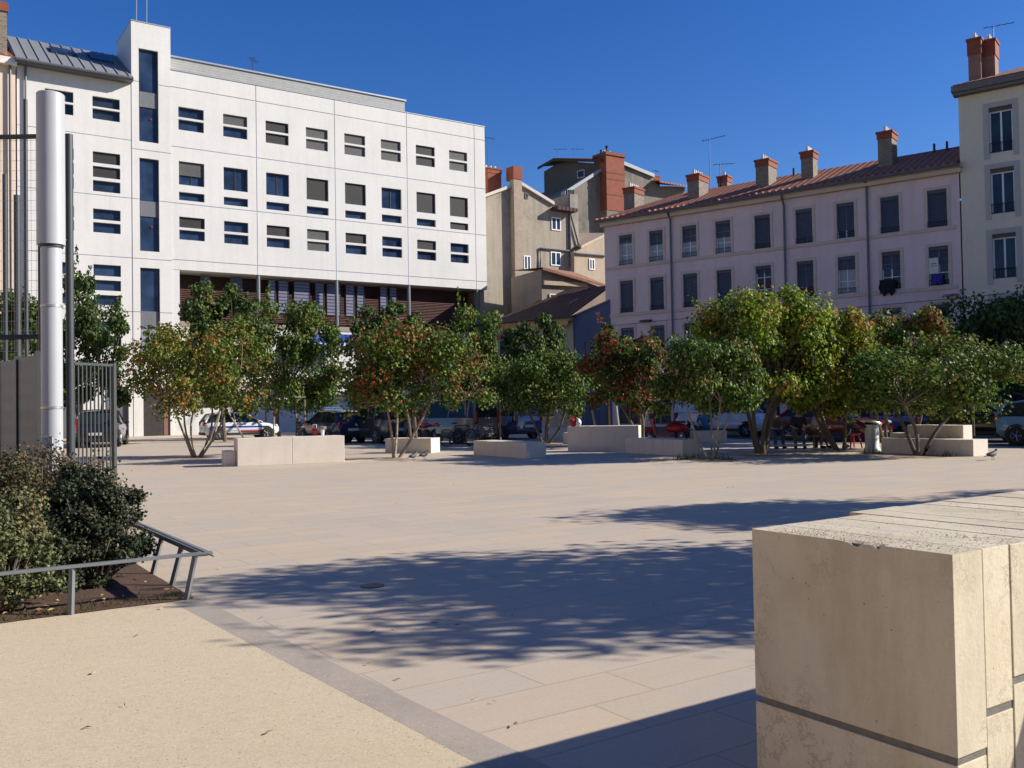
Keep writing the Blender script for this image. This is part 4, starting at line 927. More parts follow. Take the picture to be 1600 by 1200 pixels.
for base in ((1068, 718), (1360, 708), (1130, 718), (1480, 713), (1085, 716)):
    c = gp(*base)
    for _ in range(60):
        q = (c[0]+random.gauss(0, .15), c[1]+random.gauss(0, .1)); h = random.uniform(.05, .22); a = random.random()*6.28
        mw.add([(q[0]-.008, q[1], 0), (q[0]+.008, q[1], 0), (q[0]+h*.4*math.cos(a), q[1]+h*.4*math.sin(a), h)], [[0, 1, 2]])
o = mw.build('weeds', leafm('weed blades', (.07, .12, .03), (.16, .18, .06), (.35, .26, .10), .5)); o['kind'] = 'stuff'
# ------------------------------------------------------------------ mast and court fence
q = gp(82, 858); Ym = 10.5
a = at(80, 383, Ym); b = at(80, 147, Ym)
ms = thing('white_mast', 'tall white metal mast with a thicker upper sleeve behind the shrubs', 'mast', (a[0], Ym, 0))
mast_m = M('white mast paint', (.40, .41, .425), .4, .06, 1.5, streak=.25)
MB().lathe([(.112, 0), (.112, a[2]+.05)], (0, 0, 0), 32).build('post', mast_m, ms, True)
MB().lathe([(.112, a[2]), (.148, a[2]), (.148, b[2]-.01), (.14, b[2]), (0, b[2]+.012)], (0, 0, 0), 32).build('sleeve', mast_m, ms, True)
for z in (1.6, 2.75): MB().lathe([(.113, z), (.118, z+.004), (.118, z+.03), (.113, z+.034)], (0, 0, 0), 32).build('clamp_band', steel, ms, True)
MB().box(-.06, .06, -.118, -.10, .9, 1.3).build('access_door', mast_m, ms, bevel=.004)
MB().lathe([(.128, a[2]-.03), (.128, a[2]-.004), (.11, a[2]-.002)], (0, 0, 0), 32).build('collar', dark_joint, ms)
ct = thing('court_fence', 'tall grey steel ball court fence with mesh panels and posts behind the mast', 'fence', (0, 0, 0))
fence_m = M('grey green fence paint', (.04, .047, .052), .5, .12)
def fp(x, Y): return at(x, 640, Y)[:2]
pA = fp(110, 11.3); zA = at(110, 210, 11.3)[2]
def pole(p, z, r): MB().tube([(*p, -.02), (*p, z)], r, 12).build('post', fence_m, ct, True)
pole(pA, zA, .047)
def bar(p, q, z, r, z2=None, name='beam'): MB().tube([(*p, z), (*q, z2 or z)], r, 8).build(name, fence_m, ct, True)
pB = fp(66, 11.0); pC = fp(28, 13.5); pD = fp(-80, 17)
pole(fp(66, 11.0), 4.6, .04); pole(pC, at(28, 305, 13.5)[2], .045); pole(fp(42, 14.5), 6.5, .03); pole(fp(9, 12.5), 4.8, .03)
for y in (213, 526): bar(fp(66, 11.0), fp(-40, 11.0), at(66, y, 11.0)[2], .03)
bar(fp(66, 11.0), fp(110, 11.3), at(88, 372, 11.1)[2], .02)
mesh = MB(); p0, p1 = Vector((*fp(66, 11.02), 0)), Vector((*fp(-40, 11.02), 0)); L = (p1-p0).length; d = (p1-p0)/L
z0, z1 = at(66, 548, 11)[2], at(66, 213, 11)[2]
k = 0
while k*.06 < L: q = p0+d*k*.06; mesh.tube([(q.x, q.y, z0), (q.x, q.y, z1)], .0022, 3, False); k += 1
k = 0
while z0+k*.12 < z1: mesh.tube([(p0.x, p0.y, z0+k*.12), (p1.x, p1.y, z0+k*.12)], .0022, 3, False); k += 1
mesh.build('mesh_panel', steel, ct)
# board panel
pn = MB(); q0 = Vector((*fp(63, 10.7), 0)); q1 = Vector((*fp(-30, 13.6), 0)); dd = (q1-q0).normalized(); LL = (q1-q0).length; ang = math.atan2(dd.y, dd.x)
brd = thing('board_fence', 'grey ribbed metal panel fence under the court mesh at the left edge', 'fence', (q0.x, q0.y, 0), ang)
zt = at(63, 553, 10.7)[2]
bm_ = stripes('grey ribbed sheet', (.16, .165, .17), (.135, .14, .147), .2, 2, .5, .6, .3)
k = 0
while k*1.15 < LL:
    MB().box(k*1.15+.06, min(LL, k*1.15+1.09), -.015, .015, .1, zt).build('panel', bm_, brd); MB().box(k*1.15-.05, k*1.15+.055, -.04, .04, 0, zt+.03).build('post', fence_m, brd); k += 1
# bar fence
g0 = Vector((*fp(116, 14.6), 0)); g1 = Vector((*fp(178, 15.4), 0)); dd = (g1-g0).normalized(); LL = (g1-g0).length
bf = thing('bar_fence', 'dark grey fence panel of close vertical bars right of the mast', 'fence', (g0.x, g0.y, 0), math.atan2(dd.y, dd.x))
zt = at(178, 569, 15.4)[2]
m = MB(); m.box(0, LL, -.02, .02, zt-.04, zt); m.box(0, LL, -.02, .02, .12, .16); m.build('rails', fence_m, bf)
n = 10
for k in range(n): MB().box(LL*k/n-.009, LL*k/n+.009, -.009, .009, .163 if k else .0, zt-.043).build('bar', fence_m, bf)
MB().box(LL-.03, LL+.03, -.03, .03, 0, zt+.02).build('post', fence_m, bf)
# ------------------------------------------------------------------ stone benches and blocks
def bench_box(mb, L, W, h, joint=.55, z0=0):
    n = max(1, round(L/joint)); w = L/n
    for i in range(n): mb.box(i*w+.004, (i+1)*w-.004, 0, W, z0, h+random.uniform(-.002, .002))
    mb.box(.01, L-.01, .01, W-.01, z0, h-.015); return mb
rzL = math.atan2(-UL[1], -UL[0])         # runs towards the viewer, right
pl_t = thing('stone_planter', 'bright tall stone block planter with a lower step at its left end', 'planter', gp(371, 729), math.atan2(.40, .92))
bench_box(MB(), 3.0, .8, .77, 1.5).build('body', bench_stone, pl_t, bevel=.01); bench_box(MB(), .3, .8, .42, 1, 0).build('step', bench_stone, pl_t, bevel=.01, loc=(-.31, .25, 0))
def bench(label, px, py, L, W, h, rz=rzL, joint=.42, name='stone_bench'):
    t = thing(name, label, 'bench', gp(px, py), rz); bench_box(MB(), L, W, h, joint).build('seat', bench_stone, t, bevel=.008); return t
bench('low stone block in dappled shade behind the two stemmed tree', 602, 708, 1.7, .8, .5, math.atan2(.3, -.95)+math.pi)
bench('long low stone bench with a sun speckled right end', 740, 711, 2.95, .72, .46)
bench('small stone block left of the rough stone wall', 880, 694, .8, .6, .45, -.3)
t = bench('tall shaded stone wall block with sun flecks between two benches', 887, 706, 2.35, .7, .84, math.atan2(-.25, .97), .8, 'stone_block')
bench('low stone bench with a white sunlit end beside four thin stems', 977, 708, 2.55, .72, .47)
t = bench('low stone bench with a stepped block backrest behind the three stemmed tree', 1377, 708, 2.75, .72, .44)
bench_box(MB(), 1.7, .45, .80, .45).build('backrest', bench_stone, t, bevel=.008, loc=(.35, .75, 0)); bench_box(MB(), .55, .45, .56, .5).build('step', bench_stone, t, bevel=.008, loc=(-.22, .75, 0))
bench('stone seat block under the person in the blue shirt', 1085, 692, 1.3, .6, .45, .1)
# things on the planters
def on_planter(px, Y): p = at(px, 684, Y); return p
red_m = M('red plastic', (.34, .014, .016), .4, .1); white_m = M('white plastic', (.75, .75, .74), .4, .05)
def small_items():
    p = at(492, 684, 27.2); zt = .775
    t = thing('red_bag', 'crumpled red bag on the bright stone planter', 'bag', (p[0], p[1], zt)); MB().blob((0, 0, .12), (.10, .07, .10), 10, 7, .18).build('body', red_m, t); MB().tube([(-.06, 0, .2), (-.05, 0, .32), (.05, 0, .32), (.06, 0, .2)], .012, 5).build('handle', white_m, t)
    p = at(504, 684, 27.2); t = thing('paper_cup', 'white paper cup with a grey lid on the bright stone planter', 'cup', (p[0], p[1], zt)); MB().lathe([(.045, 0), (.06, .18)], (0, 0, 0), 12).build('cup', white_m, t); MB().lathe([(.12, .19), (.12, .26), (0, .28)], (0, 0, 0), 12).build('lid', grey_metal, t)
    p = at(899, 671, 30.6); t = thing('red_bag', 'red and white bag on the tall shaded stone block', 'bag', (p[0], p[1], .845)); MB().blob((-.06, 0, .13), (.14, .1, .14), 10, 7, .18).build('body', red_m, t); MB().blob((.1, -.03, .12), (.09, .08, .13), 9, 7, .15).build('white_pack', white_m, t)
small_items()
# ------------------------------------------------------------------ litter bin
q = gp(1363, 705); bn = thing('litter_bin', 'pale grey metal litter bin with a tilted ring top', 'litter bin', q)
bin_m = M('pale grey bin metal', (.46, .48, .46), .4, .08, 4, .05, metal=.3)
MB().lathe([(.25, 0), (.25, .06), (.205, .12), (.20, .80)], (0, 0, 0), 28).build('body', bin_m, bn, True)
tilt = Matrix.Rotation(R(14), 4, 'Y')
MB().lathe([(.16, .0), (.32, -.02), (.33, .03), (.31, .06), (.16, .045), (.16, .0)], (-.03, 0, .86), 28, m=tilt).build('ring', bin_m, bn, True)
MB().lathe([(.155, -.02), (.14, -.2), (0, -.2)], (-.03, 0, .87), 20, m=tilt).build('opening', shutter_bk, bn)
# ------------------------------------------------------------------ tree stakes
def stake_frame(label, px, py, w, h, skip=0):
    q = gp(px, py); t = thing('tree_guard', label, 'tree stakes', q, .5)
    for sx, sy in ((-1, -1), (1, -1), (1, 1), (-1, 1)): MB().tube([(sx*w, sy*w, 0), (sx*w, sy*w, h)], .045, 8).build('stake', wood_stake, t)
    m = MB()
    for s_ in (-1, 1): m.box(-w-.05, w+.05, s_*w-.02, s_*w+.02, h-.16, h-.03); m.box(s_*w-.02, s_*w+.02, -w+.021, w-.021, h-.15, h-.04)
    m.build('cross_rails', wood_stake, t); return t
stake_frame('square timber stake frame round the slim green tree', 446, 684, .85, 2.35)
stake_frame('square timber stake frame beside the vans', 742, 692, .8, 2.2)
def tripod(label, px, py, h, sp, pts=3):
    q = gp(px, py); t = thing('tree_guard', label, 'tree stakes', q)
    for k in range(pts): a = 6.28*k/pts+.4; MB().tube([(sp*math.cos(a), sp*math.sin(a), 0), (.05*math.cos(a), .05*math.sin(a), h)], .04, 8).build('stake', wood_stake, t)
    MB().lathe([(.1, h-.2), (.12, h-.1), (.1, h)], (0, 0, 0), 8).build('binding', iron, t)
tripod('slanting tripod stakes of the tall dark green tree', 348, 689, 1.9, 1.1)
t = thing('tree_guard', 'three bare stakes standing behind the tall shaded stone block', 'tree stakes', gp(958, 693))
for (x0_, x1_, h, mm) in ((-.1, -.12, 1.75, wood_stake), (.3, .1, 2.0, bin_m), (-.55, -.8, 1.35, wood_stake)): MB().tube([(x0_, 0, 0), (x1_, .1, h)], .045, 8).build('stake', mm, t)
MB().blob((.1, .1, 2.02), (.1, .08, .09), 8, 6).build('cap', bin_m, t)
# ------------------------------------------------------------------ vehicles
car_glass = glassm('car glass', (.012, .018, .02), .03)
tyre_m = M('tyre rubber', (.018, .018, .018), .85, .2); rim_m = M('alloy rim', (.40, .41, .42), .3, .1, 5, metal=.7)
trim_m = M('black car trim', (.015, .015, .016), .55, .2); lamp_red = M('red lamp lens', (.32, .01, .012), .2, .1); lamp_w = M('clear lamp lens', (.55, .57, .58), .12, .1); plate_m = M('number plate', (.62, .62, .58), .4, .05)
def paint(name, c, rough=.22): return M(name, c, rough, .04, 1, coat=.7)
PROF = {
 'hatch': dict(L=3.95, W=1.70, H=1.45, hood=[(-1.97, .78), (-1.93, .95), (-1.2, .96), (.62, .93), (1.35, .86), (1.80, .74), (1.97, .58)], gh=[(-1.90, .95), (-1.62, 1.36), (-.9, 1.45), (.1, 1.43), (1.08, .90)], wb=(-1.22, 1.28)),
 'suv': dict(L=4.35, W=1.84, H=1.68, hood=[(-2.17, .85), (-2.12, 1.06), (-1.2, 1.08), (.75, 1.05), (1.55, 1.0), (1.98, .88), (2.17, .68)], gh=[(-2.10, 1.06), (-1.85, 1.55), (-1.1, 1.67), (.1, 1.65), (1.1, 1.03)], wb=(-1.33, 1.36)),
 'van': dict(L=4.4, W=1.82, H=1.85, hood=[(-2.2, .9), (-2.17, 1.10), (-1.2, 1.12), (1.0, 1.10), (1.6, 1.02), (2.0, .88), (2.2, .68)], gh=[(-2.17, 1.10), (-2.08, 1.70), (-1.9, 1.82), (.35, 1.82), (1.45, 1.07)], wb=(-1.35, 1.35)),
 'sedan': dict(L=4.3, W=1.75, H=1.44, hood=[(-2.15, .80), (-2.08, .97), (-1.5, .98), (.55, .93), (1.45, .86), (1.95, .75), (2.15, .58)], gh=[(-1.75, .97), (-1.15, 1.36), (-.5, 1.43), (.2, 1.41), (1.15, .92)], wb=(-1.3, 1.35)),
}
def lerp_prof(P, x):
    for (a, za), (b, zb) in zip(P, P[1:]):
        if a <= x <= b: return za+(zb-za)*(x-a)/(b-a)
    return P[0][1] if x < P[0][0] else P[-1][1]
def car(name, label, kind, loc, heading, pm, lightbar=False, livery=None, group=None, closed=False):
    D = PROF[kind]; L, W, H = D['L'], D['W'], D['H']
    t = thing(name, label, 'van' if kind == 'van' else 'car', loc, math.atan2(heading[1], heading[0]), group or 'cars parked round the square')
    m = MB(); X = [-L/2, -L/2+.05, -L/2+.25, -L*.36, -L*.2, 0, L*.15, L*.25, L*.36, L/2-.28, L/2-.1, L/2]
    rings = []
    for x in X:
        e = min(1, ((L/2-abs(x))/.45)); wf = .80+.20*math.sqrt(max(0, e)); zt = lerp_prof(D['hood'], x); h = W/2*wf; zb = .22+.12*(1-e)**2
        ring = [(x, 0, zb), (x, h*.86, zb), (x, h*.97, zb+.10), (x, h, zb+.32), (x, h*.985, zb+.55 if zt > zb+.6 else (zb+zt)/2+.05), (x, h*.92, zt-.03), (x, h*.82, zt), (x, 0, zt+.012)]
        ring += [(p[0], -p[1], p[2]) for p in ring[-2:0:-1]]; rings.append(ring)
    n = len(rings[0]); vs = [p for r in rings for p in r]; fs = []
    for i in range(len(X)-1):
        for k in range(n): a = i*n+k; b = i*n+(k+1) % n; fs.append([a, a+n, b+n, b])
    fs.append(list(range(n))); fs.append([len(vs)-1-k for k in range(n)]); m.add(vs, fs); m.build('body', pm, t, True, bevel=0)
    G = D['gh']; wb_, wr = W/2*.90, W/2*.72
    def half(z): return wb_+(wr-wb_)*(z-G[0][1])/(H-G[0][1])
    g = MB(); n = len(G); vs = [(x, half(z), z-.01) for x, z in G]+[(x, -half(z), z-.01) for x, z in G]
    g.add(vs, [list(range(n))[::-1], [n+k for k in range(n)]]+[[i, i+1, i+1+n, i+n] for i in range(n-1)]); g.build('windows', car_glass, t)
    r = MB(); q = G[1:4]; xs = [q[0][0]-.03]+[a for a, _ in q[1:-1]]+[q[-1][0]+.06]; zs = [z for _, z in q]
    vs = []
    for x, z in zip(xs, zs):
        h = half(z)+.015; vs += [(x, h, z-.05), (x, h*.9, z+.02), (x, 0, z+.045), (x, -h*.9, z+.02), (x, -h, z-.05)]
    r.add(vs, [[i*5+k, i*5+k+1, i*5+k+6, i*5+k+5] for i in range(2) for k in range(4)]); r.build('roof', pm, t, True)
    for s in (1, -1):
        p = MB()
        def P_(i, f=1.02): x, z = G[i]; return (x, s*half(z)*f, z)
        p.tube([P_(0), P_(1)], .055, 6); p.tube([P_(1), P_(2)], .03, 5); p.tube([P_(2), P_(3)], .03, 5); p.tube([P_(3), P_(4)], .035, 5)
        xm = (G[2][0]+G[3][0])/2; zb = lerp_prof(D['hood'], xm); p.tube([(xm, s*half(H-.03)*1.02, H-.03), (xm+.03, s*half(zb)*1.01, zb)], .035, 5)
        if kind in ('van', 'suv'): xm = G[2][0]+.1; p.tube([(xm, s*half(H-.05)*1.01, H-.05), (xm, s*half(zb)*1.01, zb)], .06, 5)
        if closed: x0, x1 = G[1][0], (G[2][0]+G[3][0])/2; p.add([(x0-.02, s*(half(1.1)+.02), 1.1), (x1, s*(half(1.1)+.02), 1.1), (x1, s*(half(1.78)+.02), 1.78), (x0, s*(half(1.78)+.02), 1.78)], [[0, 1, 2, 3]])
        p.build('pillar', pm, t)
    R_ = .31 if kind != 'suv' else .35
    for wx_ in D['wb']:
        for s in (1, -1):
            MB().lathe([(R_+.065, 0), (R_+.065, .02), (R_-.02, .024)], (wx_, s*W/2*.985-.01, R_+.01), 22, 'y').build('wheel_arch', trim_m, t)
            w = MB().lathe([(R_*.62, .02), (R_*.9, .03), (R_, -.01), (R_, -.17), (R_*.8, -.2)], (0, 0, 0), 22, 'y', Matrix.Scale(s, 4, (0, 1, 0))).build('wheel', tyre_m, t, loc=(wx_, s*(W/2+.005), R_))
            k = MB(); k.lathe([(R_*.62, .0), (R_*.58, .022), (R_*.50, .012), (.06, .012), (0, .02)], (0, 0, 0), 20, 'y', Matrix.Scale(s, 4, (0, 1, 0)))
            for j in range(5): a = j*1.2566; k.tube([(0, s*.026, 0), (R_*.56*math.cos(a), s*.026, R_*.56*math.sin(a))], .022, 4)
            k.build('rim', rim_m, w)
    for s in (1, -1):
        MB().blob((L/2-.16, s*W*.355, .70 if kind != 'suv' else .82), (.14, .15, .085), 8, 6).build('headlight', lamp_w, t)
        zt = D['hood'][1][1]
        if kind in ('van', 'suv'): MB().box(-L/2-.02, -L/2+.16, s*W*.40-.07, s*W*.40+.06, zt-.28, zt+.25).build('taillight', lamp_red, t, bevel=.02)
        else: MB().box(-L/2-.015, -L/2+.2, s*W*.37-.10, s*W*.37+.08, zt-.22, zt+.03).build('taillight', lamp_red, t, bevel=.02)
        mi = MB(); mi.blob((G[4][0]-.25, s*(W/2+.06), G[4][1]+.06), (.06, .10, .07), 8, 6); mi.build('mirror', pm, t)
        MB().box(-.12, .06, s*W*.497-.012, s*W*.497+.012, .78, .81).build('door_handle', trim_m, t)
    MB().box(-L/2-.035, -L/2+.1, -W*.41, W*.41, .26, .42).build('rear_bumper', trim_m, t, bevel=.03)
    MB().box(L/2-.08, L/2+.02, -W*.38, W*.38, .24, .40).build('front_bumper', trim_m, t, bevel=.03)
    MB().box(-L/2-.05, -L/2+.05, -.26, .26, .55, .67).build('number_plate', plate_m, t)
    for s in (1, -1): MB().box(-L*.3, L*.3, s*(W/2-.03), s*(W/2+.004), .25, .36).build('sill', trim_m, t)
    if lightbar:
        b = MB(); b.box(-.15, .15, -.5, .5, H+.04, H+.09); b.build('light_bar', grey_metal, t); l = MB(); l.box(-.13, .13, -.48, .48, H+.093, H+.19); l.build('blue_lens', M('blue lamp', (.05, .13, .30), .2, .1), t, bevel=.03)
    if livery:
        for s in (1, -1):
            y = s*(W/2+.008); MB().add([(-L*.43, y*.985, .50), (L*.36, y*.985, .46), (L*.36, y*.985, .70), (-L*.43, y*.985, .74)], [[0, 1, 2, 3]]).build('blue_stripe', livery, t)
            MB().add([(-.2, y*.992, .40), (.9, y*.992, .38), (1.05, y*.992, .45), (-.05, y*.992, .47)], [[0, 1, 2, 3]]).build('red_stripe', lamp_red, t)
    return t
hl = (-.559, .829); hp = (.559, -.829); hR = (.829, .559)
navy = paint('navy paint', (.018, .024, .06)); black = paint('black paint', (.012, .012, .014)); gunm = paint('grey green paint', (.15, .16, .15)); blue_l = M('police blue', (.02, .035, .25), .3, .1)
pw = paint('white paint', (.68, .70, .72)); dred = paint('dark red paint', (.13, .012, .014)); bgrey = paint('blue grey paint', (.13, .17, .24)); lblue = paint('light blue paint', (.12, .27, .42)); pblue = paint('police van blue', (.03, .05, .20))
car('parked_car', 'black suv seen from behind through the bar fence', 'suv', gp(160, 697), (-.28, .96), black)
car('police_car', 'white police hatchback with blue side stripe and roof light bar', 'hatch', gp(374, 686), (.88, .47), pw, True, blue_l)
car('parked_car', 'navy blue hatchback behind the bright stone planter', 'hatch', gp(520, 691), (-.62, .78), navy, True)
car('parked_car', 'dark grey suv parked beside the navy hatchback', 'suv', gp(592, 691), (-.62, .78), paint('charcoal paint', (.035, .037, .04)))
car('parked_van', 'grey green van with a sloping windscreen behind the motorcycle', 'van', gp(700, 692), (-.80, .60), gunm, closed=False)
car('police_van', 'blue and white police van with a roof light bar, rear doors towards the square', 'van', gp(783, 685), (-.60, .80), pblue, True)
car('parked_van', 'white panel van in shade behind the person in the blue shirt', 'van', gp(1135, 681), (.791, -.612), pw, closed=True)
car('parked_car', 'dark red car in shade behind the red stool', 'sedan', (12.3, 35.9), (.62, -.785), dred)
car('parked_car', 'blue grey car behind the litter bin', 'hatch', (15.0, 37.3), (.62, -.785), bgrey)
car('parked_car', 'black sedan in shade behind the bench with the block backrest', 'sedan', (17.2, 34.0), (.62, -.785), black)
car('parked_car', 'light blue hatchback cut by the right edge of the photo', 'hatch', (17.55, 29.3), hp, lblue)
# two wheelers
def wheel_ring(m, c, r, tr, axis='y'): m.lathe([(r+tr*math.cos(a), tr*math.sin(a)) for a in [k*6.2832/8 for k in range(8)]]+[(r+tr, 0)], c, 24, axis)
def motorcycle(label, loc, heading, col, scooter=False):
    t = thing('scooter' if scooter else 'motorcycle', label, 'scooter' if scooter else 'motorcycle', loc, math.atan2(heading[1], heading[0])); r = .22 if scooter else .29; wbx = .62 if scooter else .70
    for x in (-wbx, wbx):
        m = MB(); wheel_ring(m, (0, 0, 0), r, .06); w = m.build('wheel', tyre_m, t, True, loc=(x, 0, r+.06)); k = MB(); k.lathe([(.05, -.04), (.05, .04)], (0, 0, 0), 10, 'y')
        for j in range(6): a = j*1.047; k.tube([(0, 0, 0), (r*math.cos(a), 0, r*math.sin(a))], .012, 4)
        k.build('rim', rim_m, w)
    if scooter:
        b = MB(); b.box(-.25, .35, -.14, .14, .24, .32); b.blob((-.42, 0, .58), (.46, .17, .20), 12, 8); b.add([(.30, -.19, .3), (.30, .19, .3), (.52, .17, .95), (.52, -.17, .95), (.38, -.19, .3), (.38, .19, .3), (.58, .17, .95), (.58, -.17, .95)], [[0, 1, 2, 3], [4, 7, 6, 5], [0, 3, 7, 4], [1, 5, 6, 2], [3, 2, 6, 7]]); b.build('body', col, t, True)
        MB().box(-.78, -.05, -.13, .13, .77, .85).build('seat', trim_m, t, bevel=.03); MB().blob((wbx, 0, .5), (.28, .09, .08), 10, 6).build('mudguard', col, t)
    else:
        b = MB(); b.blob((-.02, 0, .48), (.30, .15, .2), 10, 8, .05); b.tube([(-.7, .1, .35), (-.15, .1, .4)], .035, 6); b.tube([(-.75, -.14, .42), (.2, -.14, .3)], .05, 7); b.build('engine', trim_m, t)
        MB().blob((.12, 0, .84), (.32, .15, .14), 12, 8).build('fuel_tank', col, t, True); MB().blob((-.72, 0, .86), (.28, .10, .09), 10, 7).build('tail', col, t, True); MB().blob((-.32, 0, .83), (.30, .14, .06), 10, 6).build('seat', trim_m, t, True); MB().blob((.62, 0, .92), (.16, .14, .2), 10, 7).build('fairing', col, t, True)
    f = MB(); hz = 1.02
    for s in (-1, 1): f.tube([(wbx, s*.08, r+.06), (wbx-.22, s*.08, hz-.1)], .025, 6)
    f.tube([(wbx-.25, -.34, hz), (wbx-.2, 0, hz-.04), (wbx-.25, .34, hz)], .018, 6); f.tube([(wbx-.2, 0, hz-.3), (wbx-.2, 0, hz)], .03, 6); f.build('fork', iron, t)
    for s in (-1, 1): MB().blob((wbx-.18, s*.32, hz+.17), (.03, .07, .05), 8, 6).build('mirror', trim_m, t)
    MB().blob((wbx-.02 if scooter else .78, 0, .82), (.06, .09, .08), 8, 6).build('headlight', lamp_w, t); MB().box(-1.02 if not scooter else -.9, -.86, -.07, .07, .78, .88).build('taillight', lamp_red, t); MB().box(-1.03, -1.01, -.1, .1, .52, .68).build('number_plate', plate_m, t)
    return t
motorcycle('dark motorcycle with red and white tail beside the two stemmed tree', gp(666, 697), (-.55, .83), red_m)
motorcycle('black motorcycle standing left of the red tailed one', gp(640, 690), (-.55, .83), trim_m)
motorcycle('red scooter parked behind the low bench with the white end', gp(1040, 692), (-.9, .35), M('dark red plastic', (.30, .01, .012), .3, .1), True)
motorcycle('black motorcycle by the timber stake frame left of the navy hatchback', gp(470, 690), (-.4, .9), trim_m)
def bicycle(label, loc, heading, col):
    t = thing('bicycle', label, 'bicycle', loc, math.atan2(heading[1], heading[0]), 'bicycles left by the vans')
    for x in (-.52, .52):
        m = MB(); wheel_ring(m, (0, 0, 0), .32, .018); w = m.build('wheel', tyre_m, t, True, loc=(x, 0, .34)); k = MB()
        for j in range(8): a = j*.785; k.tube([(0, 0, 0), (.31*math.cos(a), 0, .31*math.sin(a))], .003, 3)
        k.build('spokes', steel, w)
    m = MB(); A, B, S, Hd, Fk = (-.52, 0, .34), (-.05, 0, .30), (-.17, 0, .80), (.36, 0, .82), (.52, 0, .34)
    for a, b in ((A, B), (A, S), (B, S), (B, Hd), (S, Hd), (Hd, Fk)): m.tube([a, b], .018, 6)
    m.build('frame', col, t); MB().blob((-.2, 0, .90), (.13, .07, .035), 8, 5).build('saddle', trim_m, t); h = MB(); h.tube([Hd, (.32, 0, 1.0)], .014, 5); h.tube([(.36, -.27, 1.02), (.32, 0, 1.0), (.36, .27, 1.02)], .013, 5); h.build('handlebar', iron, t); MB().lathe([(.07, -.01), (.07, .01)], (-.05, .03, .30), 12, 'y').build('crank', iron, t)
bicycle('bicycle with its front wheel turned to the square, before the grey green van', gp(718, 697), (.9, .3), iron)
bicycle('bicycle leaning by the stake frame, before the police van', gp(752, 696), (.75, .5), paint('bike blue', (.03, .05, .12)))
# ------------------------------------------------------------------ people, pigeons, stool
skin_m = M('skin', (.45, .27, .19), .6, .08, 6)
def skinmesh(name, verts, edges, mat, parent, sub=2):
    me = bpy.data.meshes.new(name); me.from_pydata([v[:3] for v in verts], edges, []); me.materials.append(mat)
    o = bpy.data.objects.new(name, me); C.objects.link(o); o.parent = parent
    o.modifiers.new('skin', 'SKIN').use_smooth_shade = True
    sv = me.skin_vertices[0].data if me.skin_vertices else None
    if sv is None: return o
    for i, v in enumerate(verts):
        r = v[3]; sv[i].radius = (r, r) if not isinstance(r, tuple) else r; sv[i].use_root = (i == 0)
    s = o.modifiers.new('sub', 'SUBSURF'); s.levels = sub; s.render_levels = sub; return o
def add_skin(me):
    pass
def person(label, loc, rz, seat, shirt, trousers, hairc, lean=.0, reach=.3, knee=.42):
    t = thing('person', label, 'person', (*loc, 0), rz); z = seat
    lx = lean
    V = [(0, 0, z+.10, .135), (lx*.4-.01, 0, z+.32, .125), (lx*.9, 0, z+.52, .135), (lx*1.1+.01, 0, z+.645, .055), (lx*1.15+.035, 0, z+.72, .068), (lx*1.18+.045, 0, z+.80, .088), (lx*1.18+.03, 0, z+.88, .07), (lx*1.18+.135, 0, z+.77, .014)]
    E = [(0, 1), (1, 2), (2, 3), (3, 4), (4, 5), (5, 6), (4, 7)]
    for s in (1, -1):
        b = len(V)
        V += [(.05, s*.10, z+.08, .09), (knee, s*.14, z+.09, .062), (knee+.0, s*.13, .09, .042), (knee+.04, s*.135, .045, .038), (knee+.17, s*.15, .035, .03)]
        E += [(0, b), (b, b+1), (b+1, b+2), (b+2, b+3), (b+3, b+4)]
        b = len(V); hx, hy, hz_ = reach+lx, s*.10, z+.24
        V += [(lx, s*.18, z+.575, .058), (lx*.7+.08, s*.25, z+.32, .042), (hx-.07, s*.13, hz_, .028), (hx, hy, hz_, .034)]
        E += [(2, b), (b, b+1), (b+1, b+2), (b+2, b+3)]
        for f in range(4):
            k = len(V); V += [(hx+.05, hy+(f-1.5)*.02, hz_-.004*f, .010), (hx+.085+.008*(f in (1, 2)), hy+(f-1.5)*.021, hz_-.028, .008)]; E += [(b+3, k), (k, k+1)]
        k = len(V); V += [(hx+.02, hy-s*.045, hz_+.005, .011), (hx+.05, hy-s*.05, hz_-.01, .009)]; E += [(b+3, k), (k, k+1)]
    skinmesh('body', V, E, skin_m, t)
    S = [(0, 0, z+.08, .155), (lx*.4-.01, 0, z+.32, .145), (lx*.9, 0, z+.53, .15), (lx*1.05, 0, z+.60, .07)]; SE = [(0, 1), (1, 2), (2, 3)]
    Tn = [(0, 0, z+.10, .15)]; TE = []
    for s in (1, -1):
        b = len(S); S += [(lx, s*.18, z+.575, .073), (lx*.7+.08, s*.25, z+.32, .058)]; SE += [(2, b), (b, b+1)]
        b = len(Tn); Tn += [(.05, s*.10, z+.08, .105), (knee, s*.14, z+.09, .077), (knee, s*.13, .12, .058)]; TE += [(0, b), (b, b+1), (b+1, b+2)]
        MB().blob((knee+.09, s*.145, .045), (.14, .055, .05), 10, 6).build('shoe', trim_m, t, True)
        MB().blob((lx*1.18+.04, s*.086, z+.79), (.018, .012, .03), 6, 5).build('ear', skin_m, t, True)
    skinmesh('shirt', S, SE, shirt, t); skinmesh('trousers', Tn, TE, trousers, t)
    MB().blob((lx*1.18+.02, 0, z+.845), (.105, .095, .095), 12, 8, .03).build('hair', hairc, t, True)
hair_d = M('dark hair', (.02, .014, .01), .6, .3); hair_b = M('brown hair', (.07, .04, .02), .6, .3)
